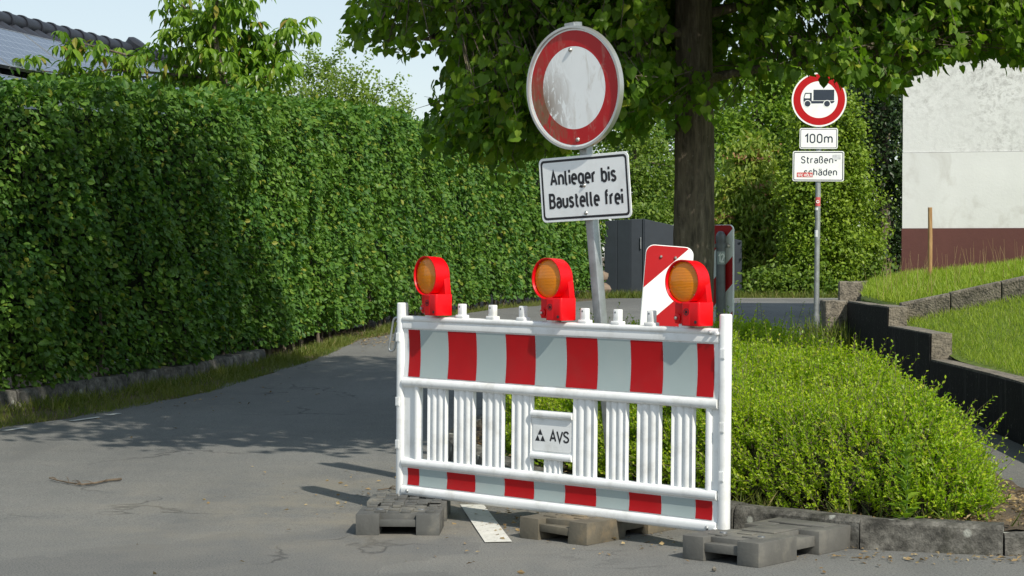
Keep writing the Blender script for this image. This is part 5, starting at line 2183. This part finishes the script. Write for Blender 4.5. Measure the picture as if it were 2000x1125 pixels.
# twig lying on the road
def twig_on_road(label, pix, r, seed):
    r2 = random.Random(seed)
    p = [at_ground(*q, dz=.012) for q in pix]
    mb = MB()
    mb.tube(p, [r * (1 - .6 * k / (len(p) - 1)) for k in range(len(p))], 6)
    for k in range(10):
        i = r2.randrange(1, len(p) - 1)
        a = p[i]
        d_ = (p[i + 1] - p[i]).normalized()
        b2 = a + d_ * r2.uniform(.03, .09) + Vector((0, r2.uniform(-.12, .12), r2.uniform(.0, .02)))
        mb.tube([a, (a + b2) / 2 + Vector((0, 0, .006)), b2], [r * .45, r * .35, r * .2], 4)
    o = mb.build('dead_twig', M['twig'], smooth=1.2)
    tag(o, label, 'twig')


twig_on_road('thin dead branch lying alone on the open asphalt', [(237, 936), (212, 938), (185, 944), (160, 946), (135, 943), (112, 938), (96, 934)], .008, 2)
twig_on_road('small forked twig lying behind the patterned foot block', [(738, 957), (760, 954), (778, 957), (790, 953)], .004, 5)
mb = MB()
p = at_ground(1395, 1112, .012)
b = bmesh.new()
bmesh.ops.create_icosphere(b, subdivisions=1, radius=.010)
for v in b.verts:
    v.co *= random.uniform(.8, 1.25)
me = bpy.data.meshes.new('pebble')
b.to_mesh(me)
b.free()
me.materials.append(M['concrete'])
tag(link('pebble', me, None, p), 'small pale pebble on the asphalt beside the clean grey foot block', 'pebble')

# ------------------------------------------------------------------ the linden over the road
TRY = 12.7
tr0 = Vector((at(1341, 700, TRY).x, TRY, float(gz(TRY)) + .08))
linden = thing('linden_tree', 'linden tree with a dark straight trunk rising from the planted island', 'tree')
# trunk
nr, nh = 40, 110
rows = []
for j in range(nh + 1):
    t = j / nh
    z = -.1 + 7.2 * t
    cxx = tr0.x + .035 * z / 2 + .02 * math.sin(z * 1.3)
    r0 = .142 * (1 - .055 * z) + .10 * math.exp(-z / .16)
    for k in range(nr):
        a = 2 * math.pi * k / nr
        rr_ = r0 * (1 + .030 * math.sin(5 * a + z * 1.1) + .02 * math.sin(13 * a + 2.3 * z + math.sin(z * 3)) + .014 * random.uniform(-1, 1))
        rows.append((cxx + rr_ * math.cos(a), TRY + rr_ * math.sin(a), tr0.z + z))
Fq = [(j * nr + k, j * nr + (k + 1) % nr, (j + 1) * nr + (k + 1) % nr, (j + 1) * nr + k) for j in range(nh) for k in range(nr)]
np_mesh('trunk', np.array(rows), np.array(Fq), M['bark'], linden, smooth=True)


def trunk_x(z):
    return tr0.x + .035 * (z - tr0.z) / 2


# limbs
limbs = []
for (z, az, L_, rise) in ((2.55, 172, 2.3, .25), (2.75, 205, 2.2, .35), (2.9, 20, 2.3, .30), (3.05, -25, 2.4, .35), (3.2, 140, 2.0, .5), (3.35, 250, 1.9, .4), (3.5, 290, 2.1, .45), (3.7, 60, 2.2, .6), (3.9, 185, 2.6, .7), (4.1, -5, 2.6, .7), (4.4, 110, 2.2, .9), (4.6, 230, 2.3, .9), (4.9, 320, 2.3, 1.0), (5.3, 40, 2.0, 1.2), (5.6, 160, 1.9, 1.3), (6.0, 270, 1.7, 1.5), (2.45, 330, 1.5, .2), (2.5, 95, 1.6, .3), (2.42, 171, 1.75, -.12)):
    p = Vector((trunk_x(z), TRY, z))
    d_ = Vector((math.cos(R(az)), math.sin(R(az)), 0))
    pts_ = []
    for k in range(7):
        t = k / 6
        pts_.append(p + d_ * L_ * t + Vector((.05 * math.sin(5 * t + az), .05 * math.cos(4 * t + az), rise * L_ * (t - .55 * t * t) * .9)))
    r_ = .036 if z < 4 else .05
    mb = MB()
    mb.tube(pts_, [r_ * (1 - .82 * k / 6) for k in range(7)], 7)
    mb.build('limb', M['bark'], linden, smooth=1.0)
    limbs += [pts_[k].lerp(pts_[k + 1], f_) for k in range(1, 6) for f_ in (0, .5)]
limbs = np.array([tuple(p) for p in limbs])
BOT = np.array([(0, -300), (672, -80), (682, 70), (700, 85), (760, 95), (800, 130), (830, 105), (870, 130), (905, 175), (915, 240), (930, 290), (1000, 300), (1100, 300), (1200, 262), (1225, 232), (1255, 245), (1300, 205), (1330, 195), (1365, 226), (1395, 200), (1430, 178), (1480, 165), (1530, 158), (1565, 130), (1600, 128), (1650, 135), (1700, 185), (1745, 180), (1790, 150), (1835, 118), (1900, 112), (1950, 120), (1990, 138), (2060, 120), (2400, 100)], float)


def linden_leaves():
    cl = []
    # lower skirt, dense: what the photograph shows
    n_try = 26000
    X_ = rng.uniform(-1.35, 4.2, n_try)
    Y_ = rng.uniform(11.3, 15.4, n_try)
    Z_ = rng.uniform(1.9, 4.0, n_try)
    cx_ = trunk_x(Z_)
    rad = np.hypot((X_ - cx_) / np.where(X_ > cx_, 2.95, 2.5), (Y_ - TRY) / 2.3)
    P = np.stack([X_, Y_, Z_], 1)
    ppx, ppy = to_px(P)
    lim = np.interp(ppx, BOT[:, 0], BOT[:, 1])
    above = lim - ppy
    ok_ = (rad < 1) & (above > 14)
    trunk_clear = (ppx > 1285) & (ppx < 1455) & (Y_ < 13.1) & (ppy > -90)
    gap1 = ((ppx - 1604) / 40) ** 2 + ((ppy - 48) / 42) ** 2 < 1 + .6 * rng.normal(size=n_try)
    gap2 = ((ppx - 800) / 55) ** 2 + ((ppy - 165) / 60) ** 2 < 1
    gap3 = (ppx > 770) & (ppx < 905) & (ppy > 40) & (rng.random(n_try) < .5)
    ok_ &= ~gap1 & ~gap2 & ~gap3 & ~trunk_clear
    thin = np.where(ppx < 900, .15, np.where(ppx < 1040, .30, np.where((ppx > 1390) & (ppx < 1600), .17, .44)))
    ok_ &= rng.random(n_try) < thin * np.clip(.45 + above / 160, .45, 1)
    # small wisps low on the left that hang beside the round sign
    ww = []
    for (px_, py_, Yw, k_) in ((860, 232, 12.3, 5), (900, 225, 12.5, 8), (945, 215, 12.6, 10), (985, 235, 12.4, 12), (930, 262, 12.5, 8), (880, 250, 12.6, 5), (965, 285, 12.6, 6), (1010, 280, 12.8, 8), (900, 170, 12.9, 5), (930, 150, 12.7, 8), (880, 140, 12.5, 3), (700, 60, 12.2, 3), (740, 45, 12.2, 5), (770, 25, 12.3, 5), (780, 85, 12.3, 3), (720, 75, 12.2, 2), (1340, 195, 12.15, 4), (1365, 215, 12.1, 3), (1315, 175, 12.1, 5), (1290, 150, 12.0, 8), (1240, 210, 12.2, 6),
                               (1560, 122, 11.6, 3), (1600, 118, 11.6, 4), (1640, 120, 11.5, 6), (1580, 100, 11.6, 5), (1620, 90, 11.5, 6)):
        q = at(px_, py_, Yw)
        for _ in range(k_):
            ww.append((q.x + rng.normal(0, .09), Yw + rng.normal(0, .2), q.z + rng.normal(0, .05)))
    low = np.concatenate([P[ok_], np.array(ww)])
    # upper crown: shades the road and hedge
    n_up = 3100
    d_ = rand_dir(n_up) * (rng.random((n_up, 1)) ** .45)
    up_ = np.array([trunk_x(5.2) - .25, TRY - .45, 5.4]) + d_ * np.array([3.1, 3.6, 2.9])
    ppx, ppy = to_px(up_)
    up_ = up_[(up_[:, 2] > 3.3) & (ppy < -25) & ~((up_[:, 0] > 2.6) & (up_[:, 2] < 5.2) & (rng.random(n_up) < .7))]
    return low, up_


low, up_ = linden_leaves()


def cluster_leaves(C, per, sz, spread, droop=.9):
    n_ = len(C) * per
    base_ = np.repeat(C, per, 0)
    away = unit((C - np.array([tr0.x, TRY, 3.6])) * np.array([1, 1, .35]))
    away = np.repeat(away, per, 0)
    k_ = np.tile(np.linspace(-1, 1, per), len(C))[:, None]
    tw_ = np.repeat(unit(away[::per] + .7 * rng.normal(size=(len(C), 3)) + np.array([0, 0, -.25])), per, 0)
    P = base_ + tw_ * k_ * spread + .03 * rng.normal(size=(n_, 3))
    T = np.array([0, 0, -droop]) + away * .45 + .6 * rng.normal(size=(n_, 3))
    Nn = away * .7 + np.array([0, 0, .75]) + .8 * rng.normal(size=(n_, 3))
    S = sz * rng.uniform(.42, 1.25, n_)
    return P, T, Nn, S, tw_[::per]


P1, T1, N1, S1, tw1 = cluster_leaves(low, 15, .065, .17)
P2, T2, N2, S2, tw2 = cluster_leaves(up_, 9, .12, .25)
# no leaf below the crown's edge where the view is open
ppx, ppy = to_px(P1)
lim = np.interp(ppx, BOT[:, 0], BOT[:, 1])
lim = lim + 9 * np.sin(ppx * .031) + 7 * np.sin(ppx * .083 + 1) + rng.normal(size=len(lim)) * 7
gp_ = ((((ppx - 1604) / 34) ** 2 + ((ppy - 48) / 36) ** 2 < 1) & (rng.random(len(ppx)) < .72)) | (((ppx - 800) / 48) ** 2 + ((ppy - 165) / 52) ** 2 < 1)
k_ = (lim - ppy > -8) | ((ppx > 1180) & (ppx < 1400)) | ((ppx > 830) & (ppx < 1030)) | ((ppx > 1540) & (ppx < 1660) & (ppy < 165))
k_ &= ~gp_ & (ppx > 676)
P1, T1, N1, S1 = P1[k_], T1[k_], N1[k_], S1[k_]
foliage(linden, T_HEART, P1, T1, N1, S1, M['linden_leaf'], parts=300)
foliage(linden, T_HEART, P2, T2, N2, S2, M['linden_leaf'], name='upper_foliage')
# pale flower bracts among the leaves
sel = rng.choice(len(P1), 1500, replace=False)
foliage(linden, T_LANCE, P1[sel] + .02 * rng.normal(size=(len(sel), 3)), T1[sel] + np.array([0, 0, -.8]), N1[sel] + .5 * rng.normal(size=(len(sel), 3)), np.full(len(sel), .07), leafmat('linden_bract', (.14, .19, .04), (.20, .26, .05), (.28, .32, .07), None, .4, .5), name='bracts')
C = np.concatenate([low, up_])
TW = np.concatenate([tw1, tw2])
_cx, _cy = to_px(C)
_k = (_cx > 712) & (C[:, 2] > 1.0)
C, TW = C[_k], TW[_k]
di = np.argmin(((C[:, None, :] - limbs[None]) ** 2).sum(-1), 1)
A = limbs[di]
V, F = twigs_np(A, C, .007, .0025, -.06)
V2, F2 = twigs_np(C - TW * .12, C + TW * .10, .003, .0012)
np_mesh('twigs', np.concatenate([V, V2]), np.concatenate([F, F2 + len(V)]), M['bark'], linden, kind='stuff')

# ------------------------------------------------------------------ cherry tree behind the hedge
YCH = 22.3
cherry = thing('cherry_tree', 'cherry tree with long drooping leaves rising above the hedge before the roof', 'tree')
BR = [[(440, 260), (440, 170), (425, 110), (418, 50), (425, -10), (440, -60)],
      [(435, 170), (380, 148), (300, 142), (215, 136), (150, 146), (95, 140), (35, 134)],
      [(400, 150), (320, 122), (250, 108), (190, 92), (140, 80), (115, 88)],
      [(440, 150), (490, 122), (520, 108), (545, 75), (560, 55), (600, 72)],
      [(520, 108), (515, 70), (505, 60)],
      [(430, 120), (380, 80), (345, 70), (315, 75)],
      [(420, 60), (380, 30), (350, 5), (350, -20)],
      [(422, 30), (455, 15), (480, 20)],
      [(440, 120), (470, 70), (480, 45)],
      [(425, 160), (350, 155), (280, 150), (200, 150), (140, 145)],
      [(450, 170), (520, 150), (560, 120)],
      [(430, 100), (400, 60), (380, 45)], [(425, -10), (460, -25), (480, -10)], [(430, 140), (470, 125), (500, 135)]]
cP, cT, cN, cS = [], [], [], []
for bi, path in enumerate(BR):
    pp = [at(x, y, YCH + (bi % 5 - 2) * .2 + .05 * i * (1 if bi % 2 else -1)) for i, (x, y) in enumerate(path)]
    if bi == 0:
        pp = [Vector((pp[0].x, pp[0].y, .2))] + pp
        rad = [.055, .05, .045, .035, .025, .018, .01]
    else:
        rad = [.020 * (1 - .75 * k / (len(pp) - 1)) for k in range(len(pp))]
    mb = MB()
    mb.tube(pp, rad, 7)
    mb.build('trunk' if bi == 0 else 'branch', M['bark'], cherry, smooth=1.0)
    # leaf whorls along the branch
    for i in range(1 if bi == 0 else 0, len(pp) - 1):
        if bi == 0 and i < 2:
            continue
        L_ = (pp[i + 1] - pp[i]).length
        nw = max(2, int(L_ / .026))
        for k in range(nw + (2 if i == len(pp) - 2 else 0)):
            c = pp[i].lerp(pp[i + 1], min(1.0, (k + .5) / nw)) + Vector((random.gauss(0, .10), random.gauss(0, .18), random.gauss(0, .085)))
            if bi in (1, 2, 9) and i > 0 and random.random() < .45:
                continue
            nl = random.randint(6, 9)
            a0 = random.uniform(0, 6.28)
            for j in range(nl):
                az = a0 + 6.28 * j / nl + random.uniform(-.3, .3)
                h_ = Vector((math.cos(az), math.sin(az), 0))
                T = h_ * random.uniform(.45, 1.0) + Vector((0, 0, random.uniform(-1.1, -.15)))
                Nn = h_ * .5 + Vector((0, 0, .9)) + Vector((random.gauss(0, .2), random.gauss(0, .2), 0))
                cP.append(tuple(c + h_ * .03))
                cT.append(tuple(T))
                cN.append(tuple(Nn))
                cS.append(random.uniform(.11, .19))
foliage(cherry, T_LANCE, np.array(cP), np.array(cT), np.array(cN), np.array(cS), M['cherry_leaf'], parts=300)

# ------------------------------------------------------------------ fine-leaved plum thicket further along
def wand_shrub(name, label, cat, Yd, base_px, tips, leafsz, mat, per_m=70, ground_z=.2, spread=.11, rad=.012):
    t = thing(name, label, cat)
    P_, T_, N_, S_ = [], [], [], []
    bx_ = at(*base_px, Yd)
    for ti, (x, y) in enumerate(tips):
        Y_ = Yd + random.uniform(-.5, .5)
        tip = at(x, y, Y_)
        b_ = Vector((bx_.x + (tip.x - bx_.x) * .35, Y_, ground_z))
        midp = b_.lerp(tip, .6) + Vector((random.uniform(-.1, .1), 0, 0))
        mb = MB()
        mb.tube([b_, midp, tip], [rad, rad * .6, .003], 5)
        mb.build('branch', M['bark'], t, smooth=1.0)
        pts_ = [midp.lerp(tip, k / 12) for k in range(13)]
        # side shoots
        sh = [(midp, tip)]
        for k in range(11):
            a = pts_[random.randint(0, 11)]
            d_ = (tip - midp).normalized() + Vector((random.uniform(-1.5, 1.5), random.uniform(-.9, .9), random.uniform(-.3, .4)))
            sh.append((a, a + d_.normalized() * random.uniform(.2, .55)))
        for a, b2 in sh:
            L_ = (b2 - a).length
            for k in range(int(L_ * per_m)):
                c = a.lerp(b2, random.random()) + Vector((random.gauss(0, spread * .4), random.gauss(0, spread), random.gauss(0, spread * .4)))
                P_.append(tuple(c))
                T_.append((random.gauss(0, .7), random.gauss(0, .7), random.uniform(-.2, 1)))
                N_.append((random.gauss(0, .6), random.gauss(-.3, .6), random.uniform(.2, 1)))
                S_.append(leafsz * random.uniform(.6, 1.3))
    foliage(t, T_OVAL, np.array(P_), np.array(T_), np.array(N_), np.array(S_), mat)
    return t


wand_shrub('plum_tree', 'fine-leaved plum thicket with upright wands above the hedge top', 'tree', 29.5, (610, 330),
           [(668, 78), (700, 135), (742, 147), (640, 118), (605, 95), (575, 125), (545, 150), (620, 130), (655, 130), (685, 160), (720, 170), (590, 160), (530, 175), (560, 180), (640, 170), (615, 180), (665, 190), (700, 190)], .052, M['fine_leaf'], per_m=150)
wand_shrub('plum_shrub', 'low grey-green shrub tips showing over the far hedge top', 'shrub', 33.0, (780, 330),
           [(735, 196), (762, 200), (800, 205), (785, 222), (750, 215)], .05, M['fine_leaf'], per_m=150)


# ------------------------------------------------------------------ trees beyond the road
def crown_tree(name, label, cat, blobs, mat, tpl=T_OVAL, leaf=.09, clump=.22, per=46, trunk=None, droop=.4, group=None, limb_mat='bark', extra=None):
    """blobs: (px, py, Y, rx, ry, rz, clumps)"""
    t = thing(name, label, cat, group=group)
    Ps, Ts, Ns = [], [], []
    allc = []
    for (px_, py_, Yb, rx, ry, rz_, nc) in blobs:
        c = np.array(at(px_, py_, Yb))
        d_ = rand_dir(nc)
        d_[:, 1] = np.where(rng.random(nc) < .7, -np.abs(d_[:, 1]), d_[:, 1])
        r_ = .55 + .45 * rng.random((nc, 1)) ** .6
        cc = c + d_ * r_ * np.array([rx, ry, rz_])
        allc.append(cc)
        n_ = nc * per
        base_ = np.repeat(cc, per, 0)
        o_ = np.repeat(d_, per, 0)
        sc_ = np.repeat(rng.uniform(.6, 1.25, nc), per)[:, None]
        Ps.append(base_ + rng.normal(size=(n_, 3)) * clump * sc_ * np.array([1, 1, .62]))
        Ts.append(o_ * .5 + np.array([0, 0, -droop]) + .65 * rng.normal(size=(n_, 3)))
        Ns.append(o_ * .6 + np.array([0, 0, .8]) + .6 * rng.normal(size=(n_, 3)))
    P_, T_, N_ = (np.concatenate(a) for a in (Ps, Ts, Ns))
    keep = P_[:, 2] > gz(P_[:, 1]) + .02
    P_, T_, N_ = P_[keep], T_[keep], N_[keep]
    foliage(t, tpl, P_, T_, N_, leaf * rng.uniform(.6, 1.25, len(P_)), mat, name='crown')
    b0_ = blobs[0]
    c = at(b0_[0], b0_[1], b0_[2])
    if trunk:
        mb = MB()
        g_ = float(gz(b0_[2]))
        mb.tube([(c.x, c.y, g_ - .1), (c.x + .05, c.y, (c.z + g_) / 2), (c.x, c.y, c.z + b0_[5] * .6)], [trunk, trunk * .8, trunk * .25], 9)
        mb.build('trunk', M['bark'], t, smooth=1.0)
        cc = np.concatenate(allc)
        cc = cc[::max(1, len(cc) // 26)]
        A_ = np.array([(c.x, c.y, g_ + (c.z - g_) * f_) for f_ in rng.uniform(.5, 1.1, len(cc))])
        V_, F_ = twigs_np(A_, cc, trunk * .25, .012, -.05)
        np_mesh('limbs', V_, F_, M['bark'], t, kind='stuff')
    if extra:
        extra(t, np.concatenate(allc))
    return t


GT = 'trees beyond the far side of the road'
crown_tree('garden_tree', 'light green leafy tree above the steel gate', 'tree',
           [(1240, 330, 47.5, 1.1, .8, 1.0, 60), (1190, 380, 47, .8, .7, .8, 40), (1290, 390, 47, .6, .6, .6, 30), (1220, 260, 48, .7, .7, .6, 30), (1110, 350, 48, .8, .7, 1.2, 44)], M['far_b'], leaf=.10, trunk=.09, group=GT)
crown_tree('maple_tree', 'bright broad-leaved maple crown between the trunk and the lorry sign', 'tree',
           [(1480, 230, 51, 1.5, 1.2, 1.5, 130), (1420, 330, 50, 1.0, .9, 1.2, 60), (1540, 330, 50, 1.0, .9, 1.6, 80), (1540, 190, 52, .9, .8, .9, 40), (1500, 420, 50, 1.3, .8, 1.4, 80)], M['far_a'], leaf=.13, clump=.26, trunk=.13, group=GT)


def seed_heads(t, cc):
    c = cc[rng.choice(len(cc), 22, replace=False)]
    n_ = len(c) * 26
    P_ = np.repeat(c, 26, 0) + rng.normal(size=(n_, 3)) * np.array([.13, .1, .035]) + np.array([0, -.25, .1])
    foliage(t, T_OVAL, P_, rng.normal(size=(n_, 3)), np.array([0, 0, 1.]) + .4 * rng.normal(size=(n_, 3)), np.full(n_, .075), M['photinia_red'], name='seed_heads')


crown_tree('viburnum_shrub', 'tall shrub with long leaves and rusty flower heads', 'shrub',
           [(1460, 400, 45.5, .80, .7, 1.35, 105), (1420, 480, 45.3, .55, .6, 1.0, 60), (1510, 460, 45.3, .65, .6, 1.1, 70), (1470, 310, 45.6, .45, .5, .5, 22), (1480, 540, 45, .9, .5, .5, 50)], M['photinia'], T_LANCE, .17, .20, 44, trunk=.05, droop=.9, group=GT, extra=seed_heads)
crown_tree('cypress_hedge', 'tall dense yellow-green cypress hedge behind the lorry sign', 'hedge',
           [(1620, 260, 43.2, .75, .7, 1.1, 100), (1600, 380, 43.0, .80, .7, 1.4, 130), (1640, 420, 43.0, .52, .7, 1.6, 120), (1600, 510, 42.8, .85, .6, .95, 110), (1575, 330, 43.2, .4, .6, 1.3, 60), (1655, 330, 43.4, .35, .6, 1.1, 50), (1560, 470, 43, .35, .5, 1.1, 50), (1700, 430, 43.6, .25, .5, .9, 30)], M['conifer'], T_OVAL, .085, .15, 60, trunk=.09, droop=.2, group=GT)
crown_tree('dark_tree', 'tree beside the white house with shade put into its dark leaf colour', 'tree',
           [(1725, 250, 45, .85, .8, 1.6, 80), (1745, 400, 45.5, .6, .7, 1.6, 60), (1700, 180, 46, 1.0, .8, 1.1, 70), (1720, 500, 45.5, .6, .5, .7, 36), (1670, 110, 47, 1.1, .8, 1.0, 60)], M['shade_leaf'], T_OVAL, .12, .26, 42, trunk=.17, group=GT)
crown_tree('ash_tree', 'mid green tree with open crown behind the dark tree', 'tree',
           [(1640, 190, 55, 1.6, 1.2, 1.6, 90), (1730, 330, 56, 1.2, 1.0, 2.2, 110), (1560, 260, 56, 1.4, 1.0, 2.0, 90)], M['far_b'], T_OVAL, .13, .3, 46, trunk=.16, group=GT)
crown_tree('beech_tree', 'darker leafy tree seen behind the bright maple crown', 'tree',
           [(1420, 200, 57, 1.6, 1.2, 1.6, 80), (1330, 320, 57, 1.6, 1.0, 2.0, 100), (1250, 300, 57, 1.0, 1.0, 1.2, 50), (1460, 420, 56, 1.6, 1.0, 1.8, 80)], M['hedge_leaf'], T_OVAL, .14, .3, 46, trunk=.16, group=GT)
# growth behind the gate and below
crown_tree('laurel_shrub', 'glossy green shrub just behind the steel fence', 'shrub',
           [(1330, 430, 46.2, 1.0, .5, .7, 70), (1240, 440, 45.2, .8, .5, .5, 50), (1540, 560, 42.2, 1.1, .3, .3, 60), (1690, 540, 43.5, .6, .5, .4, 30)], M['far_b'], T_OVAL, .10, .2, 44, trunk=None, group=GT)
# roadside grass at the far edge
n_ = 12000
x = rng.uniform(1.4, 9.0, n_)
y = rng.uniform(41.0, 43.0, n_)
P = np.stack([x, y, gz(y) - .02], 1)
blades('far_grass', P, rng.uniform(.08, .22, n_), M['verge'], .5, 'rough grass along the far edge of the crossing road')
# pale line along the far road edge
mb = MB()
mb.add([(4.3, 40.6, float(gz(40.6)) + .006), (8.5, 40.6, float(gz(40.6)) + .006), (8.5, 40.85, float(gz(40.8)) + .006), (4.3, 40.85, float(gz(40.8)) + .006)], [(0, 1, 2, 3)])
tag(mb.build('road_marking', M['paint']), kind='structure')
